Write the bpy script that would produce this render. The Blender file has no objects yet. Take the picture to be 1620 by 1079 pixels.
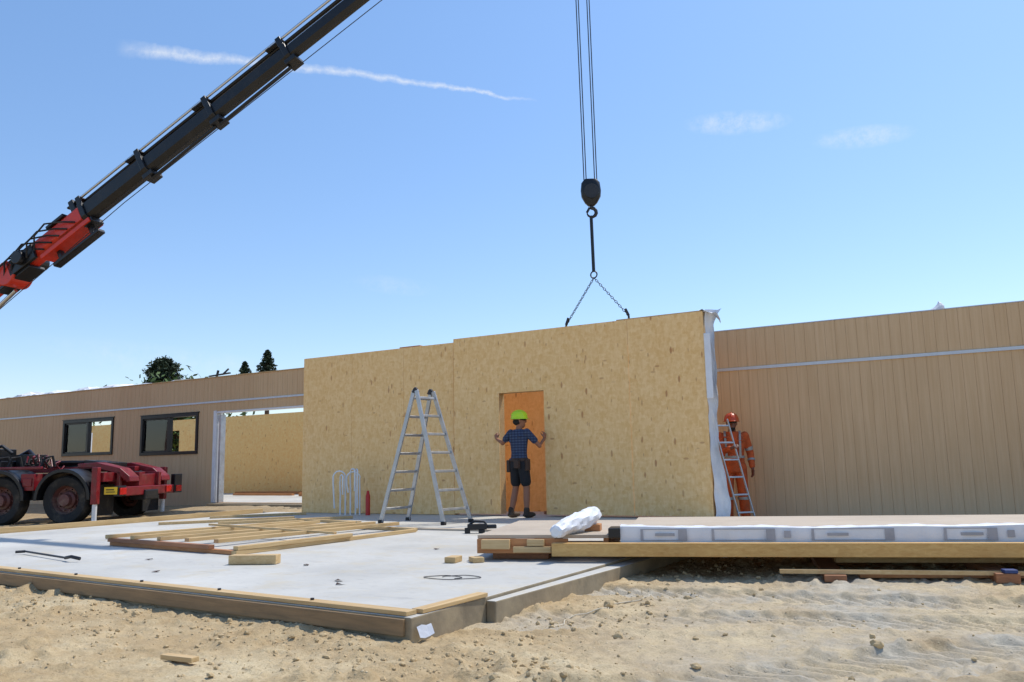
import bpy, bmesh, math, random
import numpy as np
from mathutils import Vector, Matrix
random.seed(7)
V=Vector
D2R=math.radians
scene=bpy.context.scene
scene.view_settings.view_transform='Standard'
scene.view_settings.look='None'
scene.view_settings.exposure=0

# ---------------------------------------------------------------- helpers
def lin(c):
    r=[]
    for v in c:
        v=v/255.0
        r.append(v/12.92 if v<=0.04045 else ((v+0.055)/1.055)**2.4)
    return (r[0],r[1],r[2],1.0)

class NT:
    def __init__(s,tree): s.t=tree; s.n=tree.nodes; s.l=tree.links
    def add(s,typ,**kw):
        n=s.n.new(typ)
        for k,v in kw.items(): setattr(n,k,v)
        return n
    def link(s,a,b): s.l.new(a,b)
    def math(s,op,a,b=None,c=None,clamp=False):
        n=s.n.new('ShaderNodeMath'); n.operation=op; n.use_clamp=clamp
        for i,v in enumerate((a,b,c)):
            if v is None: continue
            if isinstance(v,(int,float)): n.inputs[i].default_value=v
            else: s.l.new(v,n.inputs[i])
        return n.outputs[0]
    def mix(s,fac,a,b,mode='MIX'):
        n=s.n.new('ShaderNodeMix'); n.data_type='RGBA'; n.blend_type=mode
        for idx,v in ((0,fac),(6,a),(7,b)):
            if isinstance(v,(int,float)): n.inputs[idx].default_value=v
            elif isinstance(v,tuple): n.inputs[idx].default_value=v
            else: s.l.new(v,n.inputs[idx])
        return n.outputs[2]
    def ramp(s,fac,p0,p1,v0=0.0,v1=1.0):
        n=s.n.new('ShaderNodeMapRange'); n.clamp=True
        s.l.new(fac,n.inputs[0])
        n.inputs[1].default_value=p0; n.inputs[2].default_value=p1
        n.inputs[3].default_value=v0; n.inputs[4].default_value=v1
        return n.outputs[0]
    def coords(s,scale=(1,1,1),rot=(0,0,0),loc=(0,0,0),out='Object'):
        tc=s.n.new('ShaderNodeTexCoord'); m=s.n.new('ShaderNodeMapping')
        m.inputs['Scale'].default_value=scale; m.inputs['Rotation'].default_value=rot; m.inputs['Location'].default_value=loc
        s.l.new(tc.outputs[out],m.inputs[0]); return m.outputs[0]
    def noise(s,vec,scale,detail=4,rough=0.55,dist=0.0):
        n=s.n.new('ShaderNodeTexNoise'); n.inputs['Scale'].default_value=scale
        n.inputs['Detail'].default_value=detail; n.inputs['Roughness'].default_value=rough
        n.inputs['Distortion'].default_value=dist
        s.l.new(vec,n.inputs['Vector']); return n.outputs['Fac']
    def voro(s,vec,scale,feature='F1'):
        n=s.n.new('ShaderNodeTexVoronoi'); n.feature=feature; n.inputs['Scale'].default_value=scale
        s.l.new(vec,n.inputs['Vector']); return n
    def bump(s,h,strength=0.3,dist=0.01):
        n=s.n.new('ShaderNodeBump'); n.inputs['Strength'].default_value=strength; n.inputs['Distance'].default_value=dist
        s.l.new(h,n.inputs['Height']); return n.outputs[0]

def newmat(name):
    m=bpy.data.materials.new(name); m.use_nodes=True
    t=NT(m.node_tree); b=m.node_tree.nodes['Principled BSDF']
    return m,t,b

def simple(name,col,rough=0.6,metal=0.0,var=0.15,scale=8.0,stretch=(1,1,1),bump=0.0,dirt=None,dirtamt=0.4):
    m,t,b=newmat(name)
    vec=t.coords(scale=stretch)
    n=t.noise(vec,scale,5,0.6)
    lo=tuple(max(0,c*(1-var)) for c in col[:3])+(1,)
    hi=tuple(min(1,c*(1+var)) for c in col[:3])+(1,)
    c=t.mix(t.ramp(n,0.3,0.7),lo,hi)
    if dirt:
        n2=t.noise(t.coords(),2.3*scale**0.3,6,0.65)
        c=t.mix(t.ramp(n2,0.5,0.75,0,dirtamt),c,dirt)
    t.link(c,b.inputs['Base Color'])
    b.inputs['Metallic'].default_value=metal
    r=t.ramp(n,0.2,0.8,max(0.05,rough-0.1),min(1,rough+0.1)); t.link(r,b.inputs['Roughness'])
    if bump>0: t.link(t.bump(n,bump,0.01),b.inputs['Normal'])
    return m

# ---- OSB
def osb(name,base,hi,dark,amt=0.72):
    m,t,b=newmat(name)
    def layer(scale3,rot,loc,sc):
        a=t.voro(t.coords(scale=scale3,rot=(0,D2R(rot),0),loc=loc),sc)
        s_=t.add('ShaderNodeSeparateColor'); t.link(a.outputs['Color'],s_.inputs[0]); return a,s_
    a,b1=layer((1,1,0.38),14,(0,0,0),28)
    a2,b2=layer((0.5,1,1.0),-28,(3,1,2),26)
    a5,b5=layer((1,1,0.5),40,(5,1,9),48)
    mixv=t.math('ADD',t.math('MULTIPLY',b1.outputs[0],0.42),t.math('ADD',t.math('MULTIPLY',b2.outputs[1],0.33),t.math('MULTIPLY',b5.outputs[1],0.25)))
    col=t.mix(t.ramp(mixv,0.15,0.85),base,hi)
    def flakes(scale3,rot,loc,sc,lo,r0,r1):
        a3,b3=layer(scale3,rot,loc,sc)
        return t.math('MULTIPLY',t.ramp(b3.outputs[2],lo,lo+0.08),t.ramp(a3.outputs['Distance'],r0,r1,1,0))
    sp=flakes((1,1,0.34),18,(7,3,1),11.5,0.83,0.16,0.25)
    sp=t.math('MAXIMUM',sp,t.math('MULTIPLY',flakes((0.38,1,0.9),-35,(1,8,5),14,0.86,0.15,0.25),0.8))
    sp=t.math('MAXIMUM',sp,t.math('MULTIPLY',flakes((1,1,0.34),-14,(2,2,5),19,0.82,0.15,0.26),0.8))
    big=t.noise(t.coords(),0.7,5,0.6)
    sp=t.math('MULTIPLY',sp,t.ramp(big,0.35,0.6,0.6,1.0))
    col=t.mix(t.math('MULTIPLY',sp,amt),col,dark)
    col=t.mix(t.ramp(big,0.4,0.7,0,0.10),col,tuple(c*0.8 for c in base[:3])+(1,))
    t.link(col,b.inputs['Base Color']); b.inputs['Roughness'].default_value=0.7
    t.link(t.bump(mixv,0.22,0.003),b.inputs['Normal'])
    return m

M={}
M['osb']=osb('oriented_strand_board',lin((232,184,116)),lin((248,208,148)),lin((158,88,42)))
M['osb_in']=osb('brightened_interior_board',lin((244,194,116)),lin((250,214,142)),lin((180,110,52)))  # strand board colour lightened to brighten the shaded interior walls
M['ply_bounce']=osb('bounce_tinted_plywood',lin((226,172,108)),lin((240,190,128)),lin((164,100,52)),0.85)  # orange of light bouncing inside the doorway is put into this colour

def timber(name,a,b_,stretch=(0.6,14,14),rough=0.65):
    m,t,b=newmat(name)
    n=t.noise(t.coords(scale=stretch),3.0,6,0.65,0.6)
    n2=t.noise(t.coords(),1.7,4,0.6)
    c=t.mix(t.ramp(n,0.3,0.72),a,b_)
    c=t.mix(t.ramp(n2,0.45,0.75,0,0.35),c,tuple(x*0.6 for x in b_[:3])+(1,))
    t.link(c,b.inputs['Base Color']); b.inputs['Roughness'].default_value=rough
    t.link(t.bump(n,0.3,0.004),b.inputs['Normal'])
    return m
M['pine']=timber('pine_timber',lin((214,186,138)),lin((184,148,96)))
M['pine_y']=timber('pine_timber_across',lin((214,184,134)),lin((184,148,96)),(14,0.6,14))
M['pine_o']=timber('treated_timber',lin((200,144,92)),lin((170,108,64)))
M['lvl']=timber('laminated_beam',lin((216,176,110)),lin((190,144,80)))
M['redwood']=timber('red_timber',lin((172,118,80)),lin((138,90,60)))
M['formwork']=timber('weathered_formwork',lin((158,128,92)),lin((126,104,76)))

# ---- cladding
def cladding():
    m,t,b=newmat('plywood_cladding')
    n=t.noise(t.coords(scale=(16,16,0.5)),2.0,5,0.6,0.5)
    n2=t.noise(t.coords(scale=(1,1,1)),0.8,4,0.6)
    sep=t.add('ShaderNodeSeparateXYZ'); t.link(t.coords(),sep.inputs[0])
    sh=t.math('FLOOR',t.math('DIVIDE',sep.outputs[0],1.2))
    wn=t.add('ShaderNodeTexWhiteNoise',noise_dimensions='1D'); t.link(sh,wn.inputs['W'])
    c=t.mix(t.ramp(n,0.3,0.75),lin((216,184,144)),lin((200,166,124)))
    c=t.mix(t.math('MULTIPLY',wn.outputs[0],0.22),c,lin((184,146,104)))
    c=t.mix(t.ramp(n2,0.4,0.75,0,0.22),c,lin((186,152,112)))
    c=t.mix(t.ramp(sep.outputs[2],0.0,0.5,0.35,0),c,lin((205,190,160)))
    t.link(c,b.inputs['Base Color']); b.inputs['Roughness'].default_value=0.75
    t.link(t.bump(n,0.15,0.003),b.inputs['Normal'])
    return m
M['clad']=cladding()
M['groove']=simple('groove_backing',lin((192,160,122)),0.9)
M['flash']=simple('metal_flashing',lin((196,202,210)),0.4,0.2,0.08)
M['white']=simple('white_membrane',lin((222,224,228)),0.55,0,0.06,6,bump=0.4,dirt=lin((190,182,170)),dirtamt=0.25)
M['wrapgrey']=simple('crumpled_grey_plastic',lin((196,200,208)),0.45,0,0.12,6,bump=0.5)
M['print']=simple('printed_grey',lin((158,160,168)),0.6)
M['blackframe']=simple('black_window_frame',lin((24,25,27)),0.35,0.2)
M['alu']=simple('aluminium',lin((178,180,182)),0.42,0.75,0.15)
M['black']=simple('black_steel',lin((22,23,26)),0.38,0.1,0.25,dirt=lin((80,75,68)),dirtamt=0.15)
M['blackm']=simple('black_rubber',lin((30,30,31)),0.8,0,0.2,dirt=lin((120,108,90)),dirtamt=0.4)
M['steel']=simple('bright_steel_rod',lin((200,203,208)),0.2,0.95,0.05)
M['darksteel']=simple('dark_steel',lin((60,60,62)),0.5,0.6,0.2)
M['red']=simple('truck_red_paint',lin((122,20,28)),0.38,0,0.3,dirt=lin((130,100,88)),dirtamt=0.45)
M['orangered']=simple('crane_red_paint',lin((208,52,28)),0.35,0,0.12,dirt=lin((70,40,34)),dirtamt=0.35)
M['rimred']=simple('rim_dusty_paint',lin((104,62,56)),0.6,0,0.25,dirt=lin((130,118,104)),dirtamt=0.9)
M['tail']=simple('tail_lamp_lens',lin((190,20,20)),0.15)
M['yellow']=simple('yellow_sign',lin((230,190,40)),0.5)
M['skin']=simple('skin',lin((150,100,74)),0.55,0,0.08)
M['skin2']=simple('dark_skin',lin((112,70,52)),0.55,0,0.08)
M['lime']=simple('lime_helmet',lin((196,232,40)),0.3,0,0.04)
M['orangeh']=simple('orange_helmet',lin((190,74,30)),0.35,0,0.05)
M['hiviz']=simple('hi_vis_orange',lin((182,82,36)),0.85,0,0.25,14,bump=0.5)
M['reflect']=simple('reflective_tape',lin((150,152,150)),0.4,0.2,0.05)
M['shorts']=simple('black_cloth',lin((28,28,32)),0.85,0,0.2,14,bump=0.5)
M['leather']=simple('brown_leather',lin((66,46,34)),0.7,0,0.2)
M['boot']=simple('work_boot',lin((60,46,36)),0.8,0,0.2,dirt=lin((160,140,110)),dirtamt=0.5)
M['pvc']=simple('white_conduit',lin((225,226,226)),0.4,0,0.03)
M['redbottle']=simple('red_pipe',lin((190,36,30)),0.4,0,0.05)
M['blue']=simple('blue_paint',lin((44,66,120)),0.6)
M['hair']=simple('dark_hair',lin((30,24,20)),0.8)
M['glassdark']=simple('dark_lens',lin((14,14,16)),0.1)
M['strap']=simple('dusty_strap',lin((196,184,160)),0.7)

def shirt():
    m,t,b=newmat('blue_check_cloth')
    sep=t.add('ShaderNodeSeparateXYZ'); t.link(t.coords(),sep.inputs[0])
    a=t.math('SINE',t.math('MULTIPLY',sep.outputs[2],150)); c1=t.ramp(a,0.1,0.5)
    d=t.math('SINE',t.math('MULTIPLY',sep.outputs[0],130)); c2=t.ramp(d,0.3,0.7)
    c=t.mix(t.math('MULTIPLY',c1,0.4),lin((44,56,84)),lin((98,112,136)))
    c=t.mix(t.math('MULTIPLY',c2,0.5),c,lin((30,36,52)))
    t.link(c,b.inputs['Base Color']); b.inputs['Roughness'].default_value=0.85
    return m
M['shirt']=shirt()

def glass():
    m,t,b=newmat('window_glass')
    out=m.node_tree.nodes['Material Output']
    tr=t.add('ShaderNodeBsdfTransparent'); gl=t.add('ShaderNodeBsdfGlossy'); gl.inputs['Roughness'].default_value=0.03
    fr=t.add('ShaderNodeFresnel'); fr.inputs[0].default_value=1.5
    mx=t.add('ShaderNodeMixShader'); t.link(t.math('ADD',fr.outputs[0],0.02),mx.inputs[0]); t.link(tr.outputs[0],mx.inputs[1]); t.link(gl.outputs[0],mx.inputs[2])
    t.link(mx.outputs[0],out.inputs[0])
    return m
M['glass']=glass()

def concrete():
    m,t,b=newmat('new_concrete')
    n=t.noise(t.coords(),0.8,6,0.62); n2=t.noise(t.coords(),14,5,0.7); n3=t.noise(t.coords(loc=(4,4,0)),2.2,7,0.7); n4=t.noise(t.coords(scale=(1,3,1),rot=(0,0,0.5)),5,4,0.6,1.0)
    c=t.mix(t.ramp(n,0.3,0.7),lin((178,175,166)),lin((204,201,192)))
    c=t.mix(t.ramp(n2,0.5,0.8,0,0.3),c,lin((162,159,150)))
    c=t.mix(t.ramp(n3,0.52,0.68,0,0.6),c,lin((192,178,148)))
    c=t.mix(t.ramp(n4,0.56,0.70,0,0.35),c,lin((154,152,148)))
    t.link(c,b.inputs['Base Color']); t.link(t.ramp(n,0.3,0.7,0.55,0.8),b.inputs['Roughness'])
    t.link(t.bump(n2,0.12,0.003),b.inputs['Normal'])
    return m
M['conc']=concrete()
M['concside']=simple('concrete_edge',lin((144,130,106)),0.85,0,0.25,5,bump=0.8,dirt=lin((176,158,126)),dirtamt=0.7)

def groundmat():
    m,t,b=newmat('dusty_ground')
    tc=t.coords()
    n=t.noise(tc,0.5,6,0.6); n2=t.noise(tc,7,9,0.72); n3=t.noise(tc,60,6,0.8); n4=t.noise(t.coords(loc=(9,2,0)),1.3,9,0.72)
    c=t.mix(t.ramp(n2,0.3,0.7),lin((170,145,106)),lin((200,177,136)))
    c=t.mix(t.ramp(n4,0.47,0.66,0,0.8),c,lin((216,198,160)))
    c=t.mix(t.ramp(n3,0.48,0.70,0,0.6),c,lin((136,110,74)))
    c=t.mix(t.ramp(n,0.5,0.7,0,0.4),c,lin((180,150,106)))
    vo=t.voro(tc,38); vs=t.add('ShaderNodeSeparateColor'); t.link(vo.outputs['Color'],vs.inputs[0])
    peb=t.math('MULTIPLY',t.ramp(vs.outputs[0],0.78,0.86),t.ramp(vo.outputs['Distance'],0.22,0.34,1,0))
    c=t.mix(t.math('MULTIPLY',peb,0.5),c,t.mix(vs.outputs[1],lin((150,126,92)),lin((224,208,174))))
    sep=t.add('ShaderNodeSeparateXYZ'); t.link(tc,sep.inputs[0])
    far=t.math('MULTIPLY',t.ramp(sep.outputs[0],-12.0,-12.8,0,1),t.ramp(n2,0.35,0.6,0.3,0.85))
    c=t.mix(far,c,lin((146,124,92)))
    at=t.add('ShaderNodeAttribute',attribute_name='track')
    g=t.mix(t.ramp(n2,0.3,0.7),lin((166,160,146)),lin((200,194,178)))
    g=t.mix(t.ramp(n3,0.5,0.75,0,0.4),g,lin((134,126,110)))
    c=t.mix(t.math('MULTIPLY',at.outputs['Fac'],t.ramp(n4,0.42,0.60,1.0,0.15)),c,g)
    t.link(c,b.inputs['Base Color']); b.inputs['Roughness'].default_value=0.95
    h=t.math('ADD',t.math('ADD',t.math('MULTIPLY',n2,0.55),t.math('MULTIPLY',n3,0.3)),t.math('MULTIPLY',peb,0.15))
    t.link(t.bump(h,1.0,0.028),b.inputs['Normal'])
    return m
M['ground']=groundmat()
M['stone']=simple('pale_stone',lin((188,164,124)),0.9,0,0.25,9,bump=0.6)
M['leaf']=simple('conifer_foliage',(0.03,0.05,0.024,1),0.8,0,0.5,1.5)
M['leaf2']=simple('broadleaf_foliage',(0.07,0.12,0.03,1),0.8,0,0.5,1.5)
M['bark']=simple('bark',lin((90,70,55)),0.9)
M['deckm']=timber('grooved_decking',lin((200,186,166)),lin((178,160,138)),(0.6,14,14))

# ---------------------------------------------------------------- mesh builder
class B:
    def __init__(s): s.bm=bmesh.new(); s.mi=0
    def _f(s,vs):
        try:
            f=s.bm.faces.new(vs); f.material_index=s.mi; return f
        except ValueError: return None
    def hexa(s,c8,topmi=None):
        v=[s.bm.verts.new(c) for c in c8]
        for k,q in enumerate(((0,3,2,1),(4,5,6,7),(0,1,5,4),(1,2,6,5),(2,3,7,6),(3,0,4,7))):
            f=s._f([v[i] for i in q])
            if topmi is not None and k==1 and f: f.material_index=topmi
        return s
    def box(s,a,b,mat=None):
        x0,y0,z0=a; x1,y1,z1=b
        p=[(x0,y0,z0),(x1,y0,z0),(x1,y1,z0),(x0,y1,z0),(x0,y0,z1),(x1,y0,z1),(x1,y1,z1),(x0,y1,z1)]
        if mat is not None: p=[mat@V(q) for q in p]
        return s.hexa(p)
    def beam(s,p,q,w,h,up=(0,0,1)):
        p=V(p);q=V(q);d=(q-p);L=d.length;d.normalize()
        u=V(up); sd=d.cross(u)
        if sd.length<1e-4: sd=d.cross(V((1,0,0)))
        sd.normalize(); u=sd.cross(d).normalized()
        m=Matrix((( d.x,sd.x,u.x,p.x),(d.y,sd.y,u.y,p.y),(d.z,sd.z,u.z,p.z),(0,0,0,1)))
        return s.box((0,-w/2,-h/2),(L,w/2,h/2),m)
    def rings(s,R,cap=True,closed=False):
        vs=[[s.bm.verts.new(p) for p in r] for r in R]
        n=len(vs[0]); m=len(vs)
        for i in range(m-1 if not closed else m):
            a=vs[i];b=vs[(i+1)%m]
            for j in range(n):
                s._f([a[j],a[(j+1)%n],b[(j+1)%n],b[j]])
        if cap and not closed:
            s._f(list(reversed(vs[0]))); s._f(vs[-1])
        return s
    def sheet(s,R):
        vs=[[s.bm.verts.new(p) for p in r] for r in R]
        for i in range(len(vs)-1):
            for j in range(len(vs[0])-1): s._f([vs[i][j],vs[i+1][j],vs[i+1][j+1],vs[i][j+1]])
        return s
    def tube(s,pts,rad,seg=10,cap=True):
        pts=[V(p) for p in pts]
        if isinstance(rad,(int,float)): rad=[rad]*len(pts)
        R=[];ref=None
        for i,p in enumerate(pts):
            d=(pts[min(i+1,len(pts)-1)]-pts[max(i-1,0)]).normalized()
            if ref is None:
                ref=d.cross(V((0,0,1)))
                if ref.length<0.1: ref=d.cross(V((1,0,0)))
            ref=(ref-d*ref.dot(d)).normalized()
            o=d.cross(ref)
            R.append([p+(ref*math.cos(a)+o*math.sin(a))*rad[i] for a in [2*math.pi*k/seg for k in range(seg)]])
        return s.rings(R,cap)
    def ell(s,c,r,rot=0,seg=14,rn=9):
        R=[];c=V(c);m=Matrix.Rotation(rot,3,'Z')
        for i in range(rn+1):
            ph=-math.pi/2*0.97+(math.pi*0.97)*i/rn
            cr=math.cos(ph);z=math.sin(ph)
            R.append([c+m@V((r[0]*cr*math.cos(a),r[1]*cr*math.sin(a),r[2]*z)) for a in [2*math.pi*k/seg for k in range(seg)]])
        return s.rings(R)
    def ringpoly(s,prof,mat,seg=28,cap=False):
        R=[]
        for r,x in prof:
            R.append([mat@V((x,r*math.cos(a),r*math.sin(a))) for a in [2*math.pi*k/seg for k in range(seg)]])
        return s.rings(R,cap)
    def torus(s,c,R0,r0,mat3,seg=12,sg=6,sx=1.0):
        R=[];c=V(c)
        for i in range(seg):
            a=2*math.pi*i/seg; ctr=V((math.cos(a)*R0*sx,math.sin(a)*R0,0)); rd=V((math.cos(a),math.sin(a),0))
            R.append([c+mat3@(ctr+(rd*math.cos(b)+V((0,0,1))*math.sin(b))*r0) for b in [2*math.pi*k/sg for k in range(sg)]])
        return s.rings(R,False,True)

def mesh_obj(name,b,mats,smooth=False,bevel=0.0,sharp=40):
    bmesh.ops.recalc_face_normals(b.bm,faces=b.bm.faces[:])
    me=bpy.data.meshes.new(name); b.bm.to_mesh(me); b.bm.free()
    for m in (mats if isinstance(mats,(list,tuple)) else [mats]): me.materials.append(M[m])
    o=bpy.data.objects.new(name,me); scene.collection.objects.link(o)
    if smooth:
        for p in me.polygons: p.use_smooth=True
        if sharp: me.set_sharp_from_angle(angle=D2R(sharp))
    if bevel>0:
        md=o.modifiers.new('bevel','BEVEL'); md.width=bevel; md.segments=2; md.limit_method='ANGLE'; md.angle_limit=D2R(40)
    return o

def tag(o,label,cat,group=None):
    o['label']=label; o['category']=cat
    if group: o['group']=group
    return o

def thing(name,loc,label,cat,rotz=0.0,group=None):
    e=bpy.data.objects.new(name,None); scene.collection.objects.link(e)
    e.empty_display_size=0.2; e.location=loc; e.rotation_euler=(0,0,rotz)
    return tag(e,label,cat,group)

def pm(o):
    m=Matrix.LocRotScale(o.location,o.rotation_euler,o.scale)
    if o.parent: m=pm(o.parent)@o.matrix_parent_inverse@m
    return m

def part(name,b,mats,parent,world=True,**kw):
    o=mesh_obj(name,b,mats,**kw); o.parent=parent
    if world: o.matrix_parent_inverse=pm(parent).inverted()
    return o

def top(name,b,mats,base,label,cat,group=None,**kw):
    base=V(base)
    for v in b.bm.verts: v.co-=base
    o=mesh_obj(name,b,mats,**kw); o.location=base
    return tag(o,label,cat,group)

# ---------------------------------------------------------------- ground
rs=np.random.RandomState(3)
TAB=rs.rand(256,256)
def vn(x,y,s,ox=0):
    x=x*s+ox+1000;y=y*s+ox*1.7+1000
    xi=np.floor(x).astype(int);yi=np.floor(y).astype(int);fx=x-xi;fy=y-yi
    fx=fx*fx*(3-2*fx);fy=fy*fy*(3-2*fy)
    a=TAB[xi%256,yi%256];b=TAB[(xi+1)%256,yi%256];c=TAB[xi%256,(yi+1)%256];d=TAB[(xi+1)%256,(yi+1)%256]
    return (a*(1-fx)+b*fx)*(1-fy)+(c*(1-fx)+d*fx)*fy-0.5
SL=[(-2.86,3.78),(-12.3,4.45),(-12.3,11.9),(-2.84,11.9)]
def axis(lo,hi,step,far):
    a=list(np.arange(lo,hi+1e-6,step)); s=step; x=lo; L=[]
    while x>-far: s*=1.35; x-=s; L.append(x)
    R=[];s=step;x=hi
    while x<far: s*=1.35; x+=s; R.append(x)
    return np.array(L[::-1]+a+R)
xs=axis(-13.5,-4.0,0.034,1500.0)
left_x=xs[xs<-4.0]
mid_x=np.arange(-4.0,3.2,0.02)
right_x=[];s_=0.02;x_=mid_x[-1]
while x_<1500: s_*=1.35; x_+=s_; right_x.append(x_)
xs=np.concatenate([left_x,mid_x,right_x]); ys=axis(2.4,8.8,0.021,1500.0)
GX,GY=np.meshgrid(xs,ys,indexing='xy')
def sst(x,a,b):
    t=np.clip((x-a)/(b-a),0,1); return t*t*(3-2*t)
def tracks(X,Y):
    m=np.zeros_like(X);h=np.zeros_like(X)
    for (x0,y0,ang,w) in ((-1.05,3.7,50,0.28),(-0.05,3.8,46,0.28),(-2.3,5.9,12,0.24),(-1.0,5.2,22,0.28),(0.9,3.3,40,0.30)):
        a=math.radians(ang); u=(X-x0)*math.cos(a)+(Y-y0)*math.sin(a); v=-(X-x0)*math.sin(a)+(Y-y0)*math.cos(a)
        v=v+0.10*np.sin(u*0.7)+0.05*u*u*0.12
        k=1-sst(np.abs(v),w*0.88,w*1.05); k=k*(0.55+0.45*sst(vn(X,Y,1.1,ang)+0.5*vn(X,Y,4,ang),-0.35,0.1))*sst(u,-3.5,-1.0)
        lug=np.clip(np.sin((u+np.abs(v)*0.8)*2*math.pi/0.13)*2.2,-1,1)
        ctr=np.clip((np.abs(v)-0.025)/0.015,0,1)
        h+=k*(-0.024+0.013*lug*ctr)+0.018*(sst(np.abs(v),w*0.95,w*1.1)*(1-sst(np.abs(v),w*1.15,w*1.45)))*sst(u,-3.5,-1.0)*(0.7+vn(X,Y,9,1))
        m=np.maximum(m,k)
    zone=sst(X+0.25*Y,-1.4,0.2)*(1-sst(Y,8,10))*sst(vn(X,Y,0.9,50)+0.5*vn(X,Y,2.5,8),-0.35,0.15)*0.85
    return m,zone,h
def frontY(X): return 3.78+(-2.86-X)*0.071
def gh(X,Y):
    near=1-sst(np.hypot(X+4,Y-6),25,70)
    z=-0.142+0.03*vn(X,Y,0.35)+0.024*vn(X,Y,1.1,5)
    tm,zn,th=tracks(X,Y)
    rough=(1-0.75*tm)*(1-0.4*zn)
    r1=vn(X,Y,3.3,9);r2=vn(X,Y,8.5,2);r3=vn(X,Y,21,4);r4=vn(X,Y,46,14)
    cl=np.clip(vn(X,Y,14,31)*3.4-0.5,0,1)*np.clip(vn(X,Y,1.5,77)*3+0.55,0,1)
    c2=np.clip(vn(X,Y,34,131)*3.2-0.5,0,1)
    z=z+near*rough*(0.020*r1+0.018*r2+0.016*r3+0.008*r4+0.042*cl+0.018*c2)+near*th
    df=np.abs(Y-frontY(X)); z=z+0.03*np.exp(-(df/0.3)**2)*(X<-2.5)*(0.7+vn(X,Y,2,3))
    z=z+0.17*sst(Y,11.2,13.0)*(1-sst(X,-12.5,-11.5))
    ins=(X<-2.9)&(X>-12.2)&(Y>frontY(X)+0.06)&(Y<13)
    z=np.where(ins,-0.34,z)
    return z,np.maximum(tm*0.8,zn)
GZ,TM=gh(GX,GY)
nx,ny=len(xs),len(ys)
co=np.stack([GX.ravel(),GY.ravel(),GZ.ravel()],1).astype(np.float32)
ii=np.arange(nx*ny).reshape(ny,nx)
fc=np.stack([ii[:-1,:-1].ravel(),ii[:-1,1:].ravel(),ii[1:,1:].ravel(),ii[1:,:-1].ravel()],1)
me=bpy.data.meshes.new('ground'); me.vertices.add(len(co)); me.vertices.foreach_set('co',co.ravel())
me.loops.add(fc.size); me.loops.foreach_set('vertex_index',fc.ravel().astype(np.int32))
me.polygons.add(len(fc)); me.polygons.foreach_set('loop_start',np.arange(0,fc.size,4,dtype=np.int32)); me.polygons.foreach_set('loop_total',np.full(len(fc),4,dtype=np.int32))
me.update(calc_edges=True)
me.polygons.foreach_set('use_smooth',np.ones(len(fc),dtype=bool))
at=me.attributes.new('track','FLOAT','POINT'); at.data.foreach_set('value',TM.ravel().astype(np.float32))
me.materials.append(M['ground'])
g=bpy.data.objects.new('ground',me); scene.collection.objects.link(g); g['kind']='structure'
def gz(x,y):
    return float(gh(np.array([x]),np.array([y]))[0][0])

def rock(b,c,r,sub=1):
    rr=bmesh.ops.create_icosphere(b.bm,subdivisions=sub,radius=1.0)
    m=Matrix.Rotation(random.uniform(0,6.28),3,(random.random()+.1,random.random(),random.random()))
    s=V((random.uniform(.7,1.2),random.uniform(.6,1.0),random.uniform(.5,.9)))*r
    for v in rr['verts']:
        k=1+random.uniform(-.22,.22)
        q=m@(v.co*k); v.co=V((q.x*s.x,q.y*s.y,q.z*s.z))+V(c)
N=3800
pts=[]
while len(pts)<N:
    q=random.random()
    if q<0.45:
        x=random.uniform(-9.5,-1.5); y=frontY(x)-abs(random.gauss(0,0.5))-0.03
    elif q<0.62:
        y=random.uniform(3.6,8.0); x=-2.6+abs(random.gauss(0,0.45))
    else:
        x=random.uniform(-9,3.0); y=random.uniform(2.5,8.5)
    if x<-2.6 and y>frontY(x)-0.02: continue
    pts.append((x,y))
ar=np.array(pts); zz=gh(ar[:,0],ar[:,1])[0]
b=B()
for (x,y),z in zip(pts,zz):
    r=0.004+0.018*random.random()**4
    rock(b,(x,y,float(z)+r*0.1),r)
o=mesh_obj('gravel',b,'stone',smooth=False); o['kind']='stuff'
for i,(x,y,r) in enumerate([(-1.63,3.22,0.038),(-1.95,3.62,0.028),(-2.2,3.45,0.024),(-1.3,3.9,0.024),(-2.35,5.3,0.04),(-3.6,3.1,0.022),(-5.1,3.7,0.03),(-1.9,4.4,0.026),(-0.6,4.6,0.028),(-2.0,5.9,0.03)]):
    b=B(); rock(b,(x,y,gz(x,y)+r*0.3),r,2)
    top('stone',b,'stone',(x,y,gz(x,y)),'pale sandy stone lying on the churned ground','stone','loose stones on the ground')

# ---------------------------------------------------------------- slab
slab=thing('concrete_slab',(-7,8,-0.3),'pale new concrete floor slab edged with timber boxing','concrete slab')
b=B(); b.mi=0
tv=[b.bm.verts.new((x,y,0)) for x,y in SL]; bv=[b.bm.verts.new((x,y,-0.4)) for x,y in SL]
b._f(tv); b.mi=1
for i in range(4): b._f([tv[i],bv[i],bv[(i+1)%4],tv[(i+1)%4]])
part('slab_body',b,['conc','concside'],slab,bevel=0.008)
b=B(); b.beam((-2.9,3.84,0.014),(-12.2,4.50,0.014),0.09,0.024); part('edge_board',b,'pine',slab,bevel=0.003)
b=B(); b.beam((-2.905,3.90,0.0142),(-2.885,4.56,0.0142),0.08,0.024); part('edge_board',b,'pine_y',slab,bevel=0.003)
b=B(); b.beam((-12.34,4.4,-0.02),(-12.34,11.6,-0.02),0.05,0.2); part('edge_board',b,'pine_y',slab,bevel=0.003)
for (xa,xb) in [(-2.90,-6.9),(-6.905,-10.8),(-10.805,-12.3)]:
    b=B(); b.beam((xa,frontY(xa)-0.012,-0.055),(xb,frontY(xb)-0.012,-0.055),0.022,0.09); part('formwork_board',b,'formwork',slab,bevel=0.003)
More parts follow.
